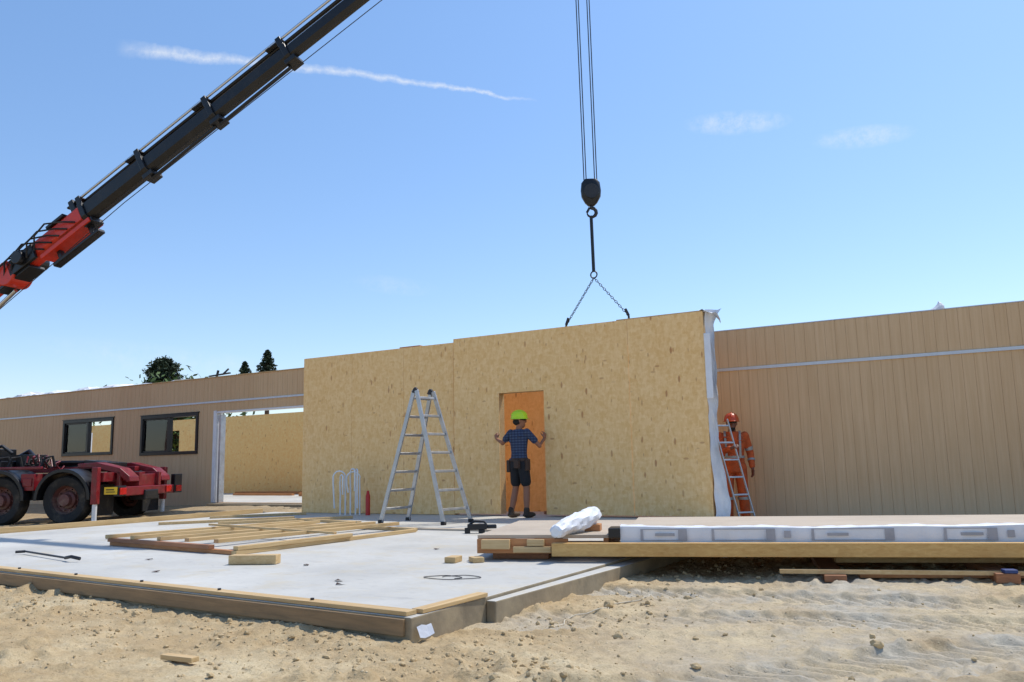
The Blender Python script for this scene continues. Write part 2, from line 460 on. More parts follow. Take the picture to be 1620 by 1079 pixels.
b=B(); b.hexa([(-2.855,4.55,-0.4),(-2.79,4.56,-0.4),(-2.58,11.5,-0.4),(-2.835,11.5,-0.4),(-2.855,4.55,-0.02),(-2.79,4.56,-0.022),(-2.58,11.5,-0.022),(-2.835,11.5,-0.02)],topmi=1)
part('rebate_ledge',b,['concside','conc'],slab,bevel=0.008)
for x in np.arange(-11.8,-3.0,0.9):
    b=B(); b.tube([(x,frontY(x)+0.06,0.027),(x,frontY(x)+0.06,0.038)],0.012,8)
    part('fixing_bolt',b,'darksteel',slab)

# ---------------------------------------------------------------- buildings
YW=13.2
def split_holes(mid,zb,zt,holes):
    zz=[(zb,zt)]
    for h in holes:
        if h[0]<mid<h[1]:
            nz=[]
            for q in zz:
                if h[2]>q[0]: nz.append((q[0],min(q[1],h[2])))
                if h[3]<q[1]: nz.append((max(q[0],h[3]),q[1]))
            zz=nz
    return [q for q in zz if q[1]-q[0]>0.02]
def clad_wall(x0,x1,ztop,zbase,holes,parent,pitch=0.15):
    b=B()
    hx=[h[0] for h in holes]+[h[1] for h in holes]
    edges=set([x0,x1]+hx)
    k=math.ceil(x0/pitch)
    while k*pitch<x1: edges.add(round(k*pitch,4)); k+=1
    E=sorted(edges); E2=[E[0]]
    for e in E[1:]:
        if e-E2[-1]>0.03: E2.append(e)
        elif any(abs(e-q)<1e-6 for q in hx): E2[-1]=e
    for a,c in zip(E2[:-1],E2[1:]):
        for q in split_holes((a+c)/2,zbase,ztop,holes): b.box((a+0.0018,YW,q[0]),(c-0.0018,YW+0.005,q[1]))
    part('wall_cladding',b,'clad',parent,bevel=0.0016)
    b=B(); xsE=sorted(set([x0,x1]+hx))
    for a,c in zip(xsE[:-1],xsE[1:]):
        for q in split_holes((a+c)/2,zbase+.01,ztop-.01,holes): b.box((a,YW+0.0051,q[0]),(c,YW+0.15,q[1]))
    part('wall_core',b,'groove',parent)

def window(x0,x1,z0,z1,parent):
    w=bpy.data.objects.new('window',None); scene.collection.objects.link(w); w.parent=parent
    w.matrix_parent_inverse=pm(parent).inverted(); w.location=((x0+x1)/2,YW,z0)
    t=0.075
    b=B()
    y0,y1=YW-0.03,YW+0.09
    b.box((x0,y0,z0),(x1,y1,z0+t)); b.box((x0,y0,z1-t),(x1,y1,z1))
    b.box((x0,y0,z0+t+.001),(x0+t,y1,z1-t-.001)); b.box((x1-t,y0,z0+t+.001),(x1,y1,z1-t-.001))
    xm=(x0+x1)/2
    b.box((xm-0.04,y0+0.01,z0+t+.001),(xm+0.04,y1-.01,z1-t-.001))
    b.box((x0+t+.001,y0+.03,z0+t+.001),(xm-0.041,y0+.06,z0+t+.035)); b.box((x0+t+.001,y0+.03,z1-t-.035),(xm-0.041,y0+.06,z1-t-.001))
    part('frame',b,'blackframe',w,bevel=0.004)
    b=B(); b.box((x0+t,YW+0.03,z0+t),(xm-0.04,YW+0.036,z1-t)); part('pane',b,'glass',w)
    b=B(); b.box((x0-0.03,YW-0.035,z1+0.002),(x1+0.03,YW-0.002,z1+0.02)); part('head_flashing',b,'blackframe',w)

left=thing('building',(-22,13.2,0),'long timber-clad prefabricated building with black windows and an open doorway','building')
holesL=[(-21.55,-19.4,1.28,2.22),(-18.3,-16.2,1.22,2.19),(-15.62,-11.9,0.1,2.16)]
clad_wall(-46.0,-11.9,2.98,-0.05,holesL,left)
window(-21.55,-19.4,1.28,2.22,left); window(-18.3,-16.2,1.22,2.19,left)
b=B(); b.box((-46,YW-0.022,2.385),(-11.9,YW-0.001,2.425)); part('flashing',b,'flash',left)
b=B(); b.box((-46,YW-0.02,2.982),(-11.9,YW+0.17,3.0)); part('top_capping',b,'pine',left)
b=B(); b.box((-15.68,YW-0.015,0.1),(-15.58,YW+0.17,2.2)); b.box((-15.57,YW-0.015,2.14),(-11.9,YW+0.16,2.18)); part('opening_trim',b,'white',left,bevel=0.004)
b=B(); b.box((-15.52,YW+0.02,0.1),(-15.46,YW+0.16,2.1)); part('jamb',b,'alu',left)
b=B(); b.box((-45,13.4,-0.1),(-5,19.0,0.1)); part('floor',b,'conc',left)
b=B(); b.box((-15.9,12.75,-0.12),(-11.9,13.18,0.02)); b.box((-15.6,13.0,0.02),(-11.9,13.19,0.08)); part('step',b,['concside'],left,bevel=0.006)
b=B()
yb=18.7
segs=[(-45,-31.6),(-30.2,-25.9),(-23.9,-9.0)]
for a,c in segs: b.box((a,yb,0.1),(c,yb+0.1,2.55))
for a,c in [(-31.6,-30.2),(-25.9,-23.9)]:
    b.box((a,yb,0.1),(c,yb+0.1,0.95)); b.box((a,yb,2.2),(c,yb+0.1,2.55))
part('interior_wall',b,'osb_in',left)
b=B(); b.box((-24.3,14.9,0.1),(-23.0,14.98,2.0)); part('pale_pane_backing',b,'white',left)  # white sheet added indoors so the left window pane reads pale
b=B(); b.box((-16.2,16.5,0.1),(-15.9,16.6,0.2)); b.beam((-19,16.8,0.14),(-16.5,16.6,0.14),.1,.05); b.beam((-20,17.8,0.14),(-17.5,17.9,0.14),.2,.08); part('stacked_timber',b,'pine_o',left)
def wrap(parent,x0,x1,zt,seed,hmax,mat='wrapgrey'):
    random.seed(seed)
    b=B(); n=int((x1-x0)/0.09); R=[]
    for i in range(n+1):
        x=x0+(x1-x0)*i/n
        k0=max(0.12,0.5+0.25*math.sin(x*1.9+seed)+0.25*math.sin(x*4.7+1)+0.15*math.sin(x*9.1))
        hh=hmax*k0*random.uniform(.6,1.3)
        R.append([(x+random.uniform(-.04,.04),YW+0.65-0.55*math.cos(math.pi*k/6)+random.uniform(-.05,.05),zt+0.012+hh*math.sin(math.pi*k/6)*random.uniform(.7,1.2)) for k in range(7)])
    b.sheet(R)
    part('roof_wrap',b,mat,parent,smooth=False)
wrap(left,-44,-17.3,2.99,2,0.11)
wrap(left,-29,-18.5,3.0,9,0.15,'white')
b=B(); b.beam((-16.0,13.3,3.04),(-15.3,13.3,3.07),0.05,0.03); b.beam((-15.75,13.3,3.0),(-15.7,13.3,3.16),0.04,0.04,up=(0,1,0)); b.beam((-15.55,13.3,3.05),(-15.35,13.3,3.17),0.03,0.03)
top('bar_clamp',b,'black',(-15.7,13.3,3.0),'black bar clamp resting on the wall top','clamp')

right=thing('building',(3,13.2,0),'long timber-clad prefabricated wall with pale metal flashing strip','building')
clad_wall(-8.6,14.0,2.89,-0.2,[],right)
b=B(); b.box((-8.6,YW-0.022,2.235),(14,YW-0.001,2.28)); part('flashing',b,'flash',right)
b=B(); b.box((-8.6,YW-0.005,2.892),(14,YW+0.17,2.905)); part('top_capping',b,'wrapgrey',right)
b=B(); b.box((-8.5,18.2,-0.2),(14,18.3,2.7)); part('rear_wall',b,'osb_in',right)
b=B(); R=[]
for i in range(6):
    a=i/5; R.append([(-0.55+0.3*(a-0.5)*(1-a)+0.16*(1-a)*math.cos(t),13.8+0.15*(1-a)*math.sin(t),2.92+0.2*a) for t in [2*math.pi*k/8 for k in range(8)]])
b.rings(R); part('roof_wrap',b,'white',right)

# ---------------------------------------------------------------- OSB panels
p1=thing('wall_panel',(-9.7,11.75,0),'pale strand board wall panel standing on the concrete slab','wall panel')
b=B(); b.box((-11.45,11.75,0.005),(-10.24,11.765,2.93)); b.box((-10.236,11.75,0.005),(-9.04,11.765,2.93)); b.box((-9.036,11.75,0.005),(-7.965,11.765,2.93))
part('sheathing',b,'osb',p1,bevel=0.002)
b=B()
for x in np.arange(-11.44,-8.0,0.6): b.box((x,11.767,0.05),(x+0.045,11.90,2.87))
b.box((-11.45,11.767,0.005),(-7.97,11.90,0.049)); b.box((-11.45,11.767,2.872),(-7.97,11.90,2.93))
part('framing',b,'pine',p1)
b=B(); b.box((-9.15,11.78,2.932),(-8.7,11.9,2.955)); part('top_plate',b,'pine_o',p1)

p2=thing('wall_panel',(-5.7,11.75,0),'strand board wall panel with a doorway being lowered by chains','wall panel')
b=B(); T=2.98
DX0,DX1,DZ=-7.03,-6.19,1.99
yy0,yy1=11.70,11.715
b.box((-7.925,yy0,0.03),(DX0,yy1,T)); b.box((DX0+0.0,yy0,DZ),(DX1,yy1,T)); b.box((DX1,yy0,0.03),(-4.72,yy1,T)); b.box((-4.714,yy0,0.03),(-3.53,yy1,T))
part('sheathing',b,'osb',p2)
b=B()
for x in [-7.92,-7.5,DX0-0.05,DX1+0.005,-5.6,-5.0,-4.4,-3.95,-3.58]: b.box((x,yy1+.002,0.08),(x+0.045,11.88,T-0.05))
b.box((-7.92,yy1+.002,0.03),(DX0-0.001,11.88,0.078)); b.box((DX1+0.001,yy1+.002,0.03),(-3.53,11.88,0.078)); b.box((-7.92,yy1+.002,T-0.048),(-3.53,11.88,T)); b.box((DX0,yy1+.002,DZ),(DX1,11.88,DZ+0.09))
part('framing',b,'pine',p2)
b=B(); b.box((-4.9,11.72,T+.002),(-3.55,11.9,T+0.02)); part('top_plate',b,'pine',p2)
b=B(); n=90; R=[]
random.seed(5)
for i in range(n+1):
    z=-0.02+3.03*i/n; r=[]
    flare=0.07*max(0,1-z/1.0)+0.12*max(0,(z-2.8)/0.2)
    for k in range(9):
        u=k/8
        x=-3.522+(0.12+flare+0.02*math.sin(z*4))*u+0.014*math.sin(z*2.3+1)+0.008*math.sin(z*13+u*5)
        y=11.72+0.14*math.sin(u*2.6)+0.02*math.sin(z*5+u*7)+0.012*math.sin(z*17+u*11)+random.uniform(-.004,.004)
        r.append((x,y,z))
    R.append(r)
b.sheet(R)
part('membrane',b,'white',p2,smooth=True,sharp=0)
b=B(); b.box((-3.525,11.67,1.7),(-3.43,11.695,2.65)); part('tape',b,'white',p2,bevel=0.01)
b=B(); b.sheet([[(-3.60+0.28*i/6+0.02*math.sin(i*2+j),11.70+0.05*j+0.02*math.sin(i*1.7),2.99+0.03*math.sin(i*1.3+j)-0.025*max(0,i-3)*(1+j*.3)) for j in range(5)] for i in range(7)]); part('membrane_flap',b,'wrapgrey',p2)
b=B(); b.box((-8.3,12.9,0.0),(-5.0,12.95,2.6))
top('plywood_screen',b,'ply_bounce',(-6.6,12.9,0),'plywood sheet behind the doorway with warm bounced light in its colour','plywood sheet')
b=B(); b.box((-9.0,11.92,-0.30),(-3.9,13.15,0.0)); part('threshold',b,'conc',slab)
for (p,q) in [((-6.5,12.2,0.03),(-6.1,12.5,0.03)),((-6.35,12.75,0.02),(-6.25,12.85,0.38))]:
    b=B(); b.beam(p,q,0.09,0.045); top('timber_offcut',b,'redwood',p,'reddish timber offcut just inside the doorway','timber offcut')

# ---------------------------------------------------------------- deck stack
A=D2R(18); O=V((-4.0,6.25,0)); U=V((math.cos(A),math.sin(A),0)); W=V((-math.sin(A),math.cos(A),0))
DM=Matrix(((U.x,W.x,0,O.x),(U.y,W.y,0,O.y),(0,0,1,0),(0,0,0,1)))
def dw(u,v,z): return DM@V((u,v,z))
deck=bpy.data.objects.new('floor_panel',None); scene.collection.objects.link(deck); deck.location=O; deck.rotation_euler=(0,0,A)
tag(deck,'long prefabricated deck panel with grooved boards wrapped in printed white membrane','floor panel')
b=B()
for i in range(13):
    v=0.0+i*0.14; b.box((0,v+.002,0.185),(9.0,v+.136,0.215))
part('decking',b,'deckm',deck,world=False,bevel=0.004)
b=B(); b.box((0.0,-0.02,0.06),(0.80,0.02,0.183)); b.box((0.0,0.021,0.06),(0.045,1.779,0.183)); b.box((0.0,1.78,0.06),(9,1.82,0.183))
for x in np.arange(0.5,9,0.6): b.box((x,0.03,0.062),(x+0.045,1.77,0.183))
part('joist_frame',b,'pine_o',deck,world=False,bevel=0.004)
b=B(); b.box((0.05,-0.075,0.10),(0.30,-0.022,0.18)); b.box((0.33,-0.065,0.07),(0.66,-0.022,0.12)); b.box((0.45,-0.055,0.125),(0.6,-0.022,0.18)); part('packer',b,'pine',deck,world=False,bevel=0.004)
b=B(); n=260; R=[]
random.seed(9)
for i in range(n+1):
    u=1.25+7.7*i/n; w=0.004*math.sin(u*11)+0.003*math.sin(u*37)+random.uniform(-.0015,.0015); zt=0.282+0.006*math.sin(u*1.7)+0.004*math.sin(u*6)
    R.append([(u,-0.030+w,0.12),(u,-0.033+w*1.5,0.20),(u,-0.024+w,zt-.008),(u,-0.012+w,zt),(u,0.12,zt-.004+w),(u,0.20,zt-.014),(u,0.24,0.218)])
b.sheet(R)
part('membrane_wrap',b,'white',deck,world=False,smooth=True,sharp=35)
b=B()
def prq(u0,u1,z0,z1): b.box((u0,-0.0445,z0),(u1,-0.042,z1))
u=1.42; kk=0
while u<8.6:
    L=0.50+0.12*((kk*7)%3-1)
    prq(u,u+L,0.256,0.263); prq(u,u+L,0.167,0.174)
    prq(u,u+0.02,0.174,0.256); prq(u+L-0.07,u+L,0.174,0.256)
    if kk%3!=1: prq(u+0.12,u+0.28,0.205,0.228)
    if kk%2: prq(u+L+0.07,u+L+0.12,0.19,0.245)
    u+=L+0.20+0.08*(kk%3); kk+=1
part('printed_band',b,'print',deck,world=False)
b=B(); b.box((1.3,0.28,0.218),(9,1.6,0.255)); part('stacked_board',b,'deckm',deck,world=False,bevel=0.004)
b=B(); b.box((1.15,-0.04,0.19),(1.248,0.2,0.27)); part('end_block',b,'black',deck,world=False,bevel=0.004)

b=B(); b.beam(dw(0.68,-0.11,0.103),dw(9,-0.11,0.103),0.08,0.108)
top('timber_beam',b,'lvl',dw(0.8,-0.11,0.045),'long yellow laminated timber beam beside the deck panel','timber beam',bevel=0.004)
b=B(); b.beam(dw(2.5,-0.22,-0.05),dw(4.9,-0.20,-0.06),0.045,0.03)
top('timber_batten',b,'pine',dw(2.6,-0.2,-0.065),'thin pale batten lying under the beam','timber')
for (u0,v0,u1,v1,z,w,h,mt) in [(3.0,0.35,9,0.45,-0.02,0.09,0.05,'pine'),(3.4,0.75,9,0.75,-0.02,0.09,0.05,'pine'),(3.1,-0.1,6.5,0.02,-0.085,0.09,0.045,'pine_o')]:
    b=B(); b.beam(dw(u0,v0,z),dw(u1,v1,z),w,h); top('timber_bearer',b,mt,dw(u0,v0,z-h/2),'long timber bearer lying beneath the deck panel','timber','timber bearers under the deck panel',bevel=0.004)
for (u0,v0,mt,h) in [(2.9,0.0,'redwood',0.05),(4.1,0.0,'redwood',0.07),(5.6,0.1,'redwood',0.06),(7.2,0.1,'redwood',0.07)]:
    b=B(); b.beam(dw(u0,v0-0.30,-0.12+h/2),dw(u0+0.1,v0+1.3,-0.12+h/2),0.16,h); top('timber_packer',b,mt,dw(u0,v0,-0.13),'brown timber packer lying across under the bearers','timber','packers under the bearers',bevel=0.004)
b=B(); b.box((0,0,0),(0.09,0.09,0.025),Matrix.Translation(dw(4.08,-0.30,-0.048))@Matrix.Rotation(A,4,'Z')); top('blue_block',b,'blue',dw(4.05,-0.30,-0.048),'small blue painted block on a timber packer','block',bevel=0.004)
for (x,y,r,mt,s) in [(-4.12,6.05,0.2,'pine',(0.1,0.16,0.05)),(-3.93,6.12,0.9,'pine',(0.1,0.13,0.045)),(-3.7,6.5,0.3,'redwood',(0.5,0.1,0.055)),(-4.05,7.6,0.3,'pine',(0.12,0.5,0.055))]:
    b=B(); b.box((-s[0]/2,-s[1]/2,0.002),(s[0]/2,s[1]/2,s[2]),Matrix.Translation((x,y,0))@Matrix.Rotation(r,4,'Z'))
    top('timber_block',b,mt,(x,y,0),'small sawn timber offcut lying on the slab','timber block','timber offcuts on the slab',bevel=0.004)
b=B(); b.box((0.90,0.34,0.216),(1.04,0.50,0.275),DM); top('timber_block',b,'pine_o',dw(0.95,0.4,0.216),'timber block propping the membrane roll on the deck','timber block',bevel=0.004)
b=B(); R=[]; random.seed(12)
p0=dw(0.72,-0.19,0.25);p1_=dw(0.98,0.48,0.36)
dd=(p1_-p0).normalized(); s1=dd.cross(V((0,0,1))).normalized(); s2=s1.cross(dd)
nn=40
for i in range(nn+1):
    a=i/nn; rr=0.052+0.026*min(1,a*1.8)
    if a>0.9: rr*=1-2.0*(a-0.9)
    if i==0: rr=0.035
    R.append([p0.lerp(p1_,a)+s2*0.006*math.sin(a*7)+(s1*math.cos(t)*rr*1.08+s2*math.sin(t)*rr)*(1+0.06*math.sin(5*t+a*9)+0.05*math.sin(9*t-a*16)+0.03*math.sin(a*40+2*t)+random.uniform(-.018,.018)) for t in [2*math.pi*k/24 for k in range(24)]])
b.rings(R); top('membrane_roll',b,'white',dw(0.85,0.2,0.22),'crumpled roll of white building membrane leaning on the deck panel','membrane roll',smooth=True,sharp=30)

# ---------------------------------------------------------------- timber frame on slab
fr=thing('wall_frame',(-7.6,7.4,0),'pale timber wall frame lying flat on the concrete slab','wall frame')
def member(p,q,mt,w=0.07,h=0.04,nm='stud'):
    b=B(); b.beam(p,q,w,h); part(nm,b,mt,fr,bevel=0.003)
member((-8.85,6.08,0.022),(-6.55,5.82,0.022),'pine_o',nm='plate'); member((-8.85,6.05,0.064),(-6.9,5.83,0.064),'redwood',nm='plate')
member((-6.52,5.78,0.022),(-6.45,8.6,0.022),'pine_y',nm='plate'); member((-6.52,5.80,0.064),(-6.45,7.4,0.064),'pine_y',nm='plate')
member((-8.8,9.0,0.022),(-6.5,8.7,0.022),'pine',nm='plate')
for i,x in enumerate([-8.80,-8.35,-7.9,-7.45,-7.0]):
    sk=[0.05,-0.1,0.1,0.0,-0.05][i]
    member((x,5.97,0.106),(x+0.1+sk,8.9,0.078),'pine_y',nm='stud')
member((-8.8,7.4,0.14),(-6.5,7.2,0.10),'pine',w=0.045,h=0.025,nm='brace')
for (p,q,mt) in [((-9.3,6.9,0.022),(-8.95,9.4,0.022),'pine_y'),((-11.4,8.6,0.022),(-10.2,10.3,0.022),'pine'),((-9.8,9.9,0.022),(-8.2,9.6,0.022),'pine'),((-10.4,8.9,0.022),(-9.2,10.6,0.022),'pine'),((-11.9,10.0,0.022),(-10.9,11.3,0.022),'pine')]:
    b=B(); b.beam(p,q,0.08,0.04); top('timber_length',b,mt,p,'loose length of pale framing timber on the slab','timber','loose timbers on the slab',bevel=0.003)
b=B(); b.beam((-5.93,5.23,0.042),(-5.54,5.41,0.042),0.12,0.078)
top('timber_block',b,'pine',(-5.73,5.3,0),'short thick pale timber block lying on the slab','timber block',bevel=0.004)
b=B(); b.beam((-8.2,8.95,0.012),(-4.6,9.0,0.012),0.12,0.02); top('grey_strip',b,'deckm',(-6.4,8.95,0),'grey flat strip lying across the slab','plank')  # thin flat grey strip across the slab
b=B(); b.tube([(-8.84,5.08,0.03),(-7.75,4.84,0.03)],0.010); b.tube([(-7.75,4.84,0.03),(-7.6,4.8,0.05),(-7.52,4.84,0.03)],0.016); b.tube([(-8.84,5.08,0.03),(-8.88,5.0,0.03)],0.014)
top('steel_bar',b,'darksteel',(-8.3,5,0),'thin dark steel bar with a hooked end on the slab','steel bar',smooth=True)
b=B(); b.tube([(-3.66+0.16*math.cos(t)*(1+0.3*math.sin(2*t))+0.02*t,5.15+0.11*math.sin(t)+0.01*t,0.006) for t in [k*0.3 for k in range(34)]],0.003,6)
top('cord',b,'darksteel',(-3.66,5.15,0),'thin dark cord coiled loosely on the slab','cord',smooth=True)
random.seed(31)
for (x,y) in [(-4.25,4.75),(-4.12,4.62),(-5.2,5.4),(-7.0,5.2),(-9.5,6.5),(-9.7,6.6),(-4.9,6.9),(-6.1,4.6)]:
    b=B(); a=random.uniform(0,6)
    p=[(x+math.cos(a+t)*0.032*r,y+math.sin(a+t)*0.032*r,0.004+0.007*h) for t,r,h in ((0,1.4,1),(1.2,.7,0),(2.4,1,1.6),(3.6,1.1,0),(5,.8,.8))]
    b._f([b.bm.verts.new(q) for q in p]); top('scrap',b,'leather',(x,y,0),'small brown dry scrap on the slab','scrap','scraps on the slab')
b=B(); zq=gz(-3.75,2.95); b.beam((-3.86,2.98,zq+.02),(-3.62,2.98,zq+.025),0.05,0.025); top('timber_offcut',b,'pine',(-3.75,2.95,zq),'short pale timber offcut lying on the dirt','timber offcut',bevel=0.003)
b=B(); b.sheet([[(-2.835+0.012*j,3.80+0.045*i,-0.05-0.03*j+0.006*math.sin(i*2+j)) for j in range(3)] for i in range(4)]); top('plastic_sheet',b,'wrapgrey',(-2.80,3.9,-0.12),'torn grey plastic sheet against the slab edge','plastic sheet')
b=B(); pts=[]
for i in range(18):
    x=-2.45+0.05*math.sin(i*0.9)+0.012*i; y=4.5+0.07*i; pts.append((x,y,gz(x,y)+0.006))
b.tube(pts,0.004,6); top('strap',b,'strap',(-2.4,5,-0.17),'thin pale strap trailing over the dirt beside the slab','strap',smooth=True)
for (x0,y0,x1,y1,h) in [(-13.6,9.9,-12.9,10.4,0.05),(-14.2,11.6,-13.2,11.8,0.05),(-13.0,11.2,-12.6,12.0,.04)]:
    b=B(); zz=max(gz(x0,y0),gz(x1,y1)); b.beam((x0,y0,zz+h/2),(x1,y1,zz+h/2),0.1,h); top('timber_length',b,'pine',(x0,y0,zz),'loose timber lying on the dirt near the truck','timber','loose timbers on the dirt',bevel=.003)

b=B(); tp=Matrix.Translation((-5.55,8.7,0))@Matrix.Rotation(D2R(35),4,'Z')@Matrix.Scale(0.85,4)
b.box((-0.16,-0.05,0.05),(0.12,0.05,0.13),tp); b.box((-0.2,-0.035,0.0),(-0.12,0.035,0.08),tp)
b.tube([tp@V((0.12,0,0.09)),tp@V((0.26,0,0.09))],0.026); b.tube([tp@V((-0.14,0,0.12)),tp@V((-0.05,0,0.17)),tp@V((0.08,0,0.16)),tp@V((0.12,0,0.11))],0.013)
b.box((0.0,-0.045,0.0),(0.09,0.045,0.05),tp)
top('power_tool',b,'black',(-5.55,8.7,0),'black handheld power tool resting on the slab','power tool',bevel=0.008)

cd=thing('conduit_bundle',(-9.95,11.4,0),'bundle of white conduits looping up out of the slab','conduits')
for i,(dx,h,w) in enumerate([(-0.22,0.72,0.16),(-0.12,0.80,-0.18),(-0.02,0.84,0.2),(0.08,0.83,0.14),(0.16,0.78,-0.2)]):
    b=B(); x=-9.90+dx; y=11.33+0.02*i
    pts=[(x,y,0),(x,y,h*0.5),(x-0.01,y,h*0.8)]
    for k in range(7):
        a=math.pi*k/6; pts.append((x+w/2-w/2*math.cos(a),y-0.02*k,h*0.85+0.09*math.sin(a)))
    pts.append((x+w*1.0,y-.12,h*0.7)); pts.append((x+w*0.9,y-.1,h*0.15 if i%2 else h*0.5))
    b.tube(pts,0.014,8); part('conduit',b,'pvc',cd,smooth=True)
b=B(); b.tube([(-9.55,11.4,0),(-9.55,11.4,0.33),(-9.55,11.4,0.36),(-9.55,11.4,0.42)],[0.04,0.04,0.03,0.02],14)
top('red_pipe',b,'redbottle',(-9.55,11.4,0),'short red pipe stub standing beside the white conduits','pipe',smooth=True)

# ---------------------------------------------------------------- ladders
def ladder_section(parent,f0,f1,t0,t1,nr,rw=0.028,rd=0.065,rr=(0.034,0.026)):
    f0,f1,t0,t1=map(V,(f0,f1,t0,t1))
    nrm=(f1-f0).cross(t0-f0).normalized()
    for a,c in ((f0,t0),(f1,t1)):
        b=B(); b.beam(a,c,rw,rd,up=nrm); part('rail',b,'alu',parent,bevel=0.004)
    for i in range(nr):
        k=(i+0.7)/(nr+0.1)
        b=B(); b.beam(f0.lerp(t0,k),f1.lerp(t1,k),rr[0],rr[1],up=nrm); part('rung',b,'alu',parent,bevel=0.003)
    for a in (f0,f1):
        b=B(); b.box((a.x-.03,a.y-.035,0.001+min(0,a.z-.02)),(a.x+.03,a.y+.035,0.05+min(0,a.z-.02))); part('foot',b,'blackm',parent,bevel=0.008)
ld=thing('step_ladder',(-7.35,10.0,0),'aluminium folding step ladder standing open on the slab','ladder')
ladder_section(ld,(-7.98,9.82,0.02),(-7.93,10.42,0.02),(-7.36,9.82,1.93),(-7.33,10.20,1.93),7)
ladder_section(ld,(-6.78,9.72,0.02),(-6.70,10.30,0.02),(-7.30,9.80,1.93),(-7.27,10.18,1.93),7)
for y in (9.81,10.19):
    b=B(); b.tube([(-7.325,y-.02,1.93),(-7.325,y+.02,1.93)],0.042,16); b.beam((-7.375,y,1.90),(-7.325,y,1.97),.03,.035); b.beam((-7.275,y,1.90),(-7.325,y,1.97),.03,.035); part('hinge',b,'darksteel',ld,bevel=0.006)
ld2=thing('ladder',(-3.1,12.1,0),'narrow aluminium ladder leaning against the wall panel end','ladder')
ladder_section(ld2,(-3.22,11.97,-0.10),(-3.05,12.16,-0.10),(-3.56,12.0,1.42),(-3.40,12.2,1.42),6,0.018,0.030,(0.024,0.02))

# ---------------------------------------------------------------- sling + hook
hk=thing('hook_block',(-5.26,11.75,4.7),'black crane hook block hanging on steel cables','crane hook')
b=B()
prof=[(5.34,0.10,0.06),(5.28,0.15,0.08),(5.15,0.165,0.09),(5.05,0.155,0.085),(4.95,0.10,0.07),(4.90,0.05,0.05)]
R=[]
for z,rx,ry in prof:
    R.append([V((-5.26,11.75,z))+V((.866,.5,0))*(rx*math.copysign(abs(math.cos(t))**.6,math.cos(t)))+V((-.5,.866,0))*(ry*math.copysign(abs(math.sin(t))**.6,math.sin(t))) for t in [2*math.pi*k/16 for k in range(16)]])
b.rings(R); part('block',b,'black',hk,smooth=True,bevel=0.006)
rr=V((.866,.5,0)); c0=V((-5.26,11.75,4.79))
for sgn in (-1,1):
    b=B(); cc=V((-5.26,11.75,5.12))+V((-.5,.866,0))*0.095*sgn; q=Matrix.Translation(cc)@Matrix.Rotation(D2R(120),4,'Z')
    b.ringpoly([(0.0001,-0.01),(0.12,-0.01),(0.12,0.01),(0.0001,0.01)],q,20)
    part('sheave_plate',b,'darksteel',hk,bevel=.003)
b=B()
pts=[c0+V((0,0,0.14)),c0+V((0,0,0.09))]
for k in range(9):
    a=math.pi/2-k*math.pi*1.45/8; pts.append(c0+rr*(0.075*math.cos(a))+V((0,0,0.075*math.sin(a)-0.0)))
b.tube(pts,[0.025,0.028]+[0.03]*4+[0.028,0.024,0.02,0.015,0.01],10); part('hook',b,'darksteel',hk,smooth=True)
b=B(); b.tube([c0+V((0,0,0.08))+rr*-0.03,c0+V((0,0,0.0))+rr*-0.075],0.02); part('latch',b,'darksteel',hk,smooth=True)
for dx in (-0.115,-0.075,0.075,0.115):
    b=B(); p=V((-5.26,11.75,5.25))+rr*dx*0.9; q=V((-5.30,11.73,11.5))+rr*dx
    b.tube([p,q],0.0085,6); part('cable',b,'darksteel',hk,smooth=True)
sl=thing('lifting_sling',(-5.26,11.75,3.75),'lifting strap and two chains spread to the panel top','lifting chain')
b=B(); b.beam((-5.26,11.75,3.82),(-5.27,11.75,4.74),0.05,0.032,up=(0,1,0)); part('strap',b,'black',sl,bevel=0.008)
b=B(); b.torus((-5.26,11.75,3.77),0.055,0.012,Matrix.Rotation(math.pi/2,3,'X')); part('ring',b,'darksteel',sl,smooth=True)
for e in (V((-5.80,11.80,3.02)),V((-4.72,11.80,3.06))):
    b=B(); s=V((-5.26,11.75,3.72)); d=(e-s); L=d.length; d.normalize(); n=int(L/0.045)
    for i in range(n):
        p=s+d*(L*(i+.5)/n)
        q=d.to_track_quat('X','Z').to_matrix()@Matrix.Rotation(math.pi/2*(i%2),3,'X')
        b.torus(p,0.016,0.0055,q,8,5,1.7)
    part('chain',b,'darksteel',sl,smooth=True)
    b=B(); b.beam(e+V((0,0,.05))-d*0.08,e,0.03,0.04); b.tube([e,e-V((0,0,0.06))],0.018,8); part('shackle',b,'darksteel',sl,bevel=0.006)

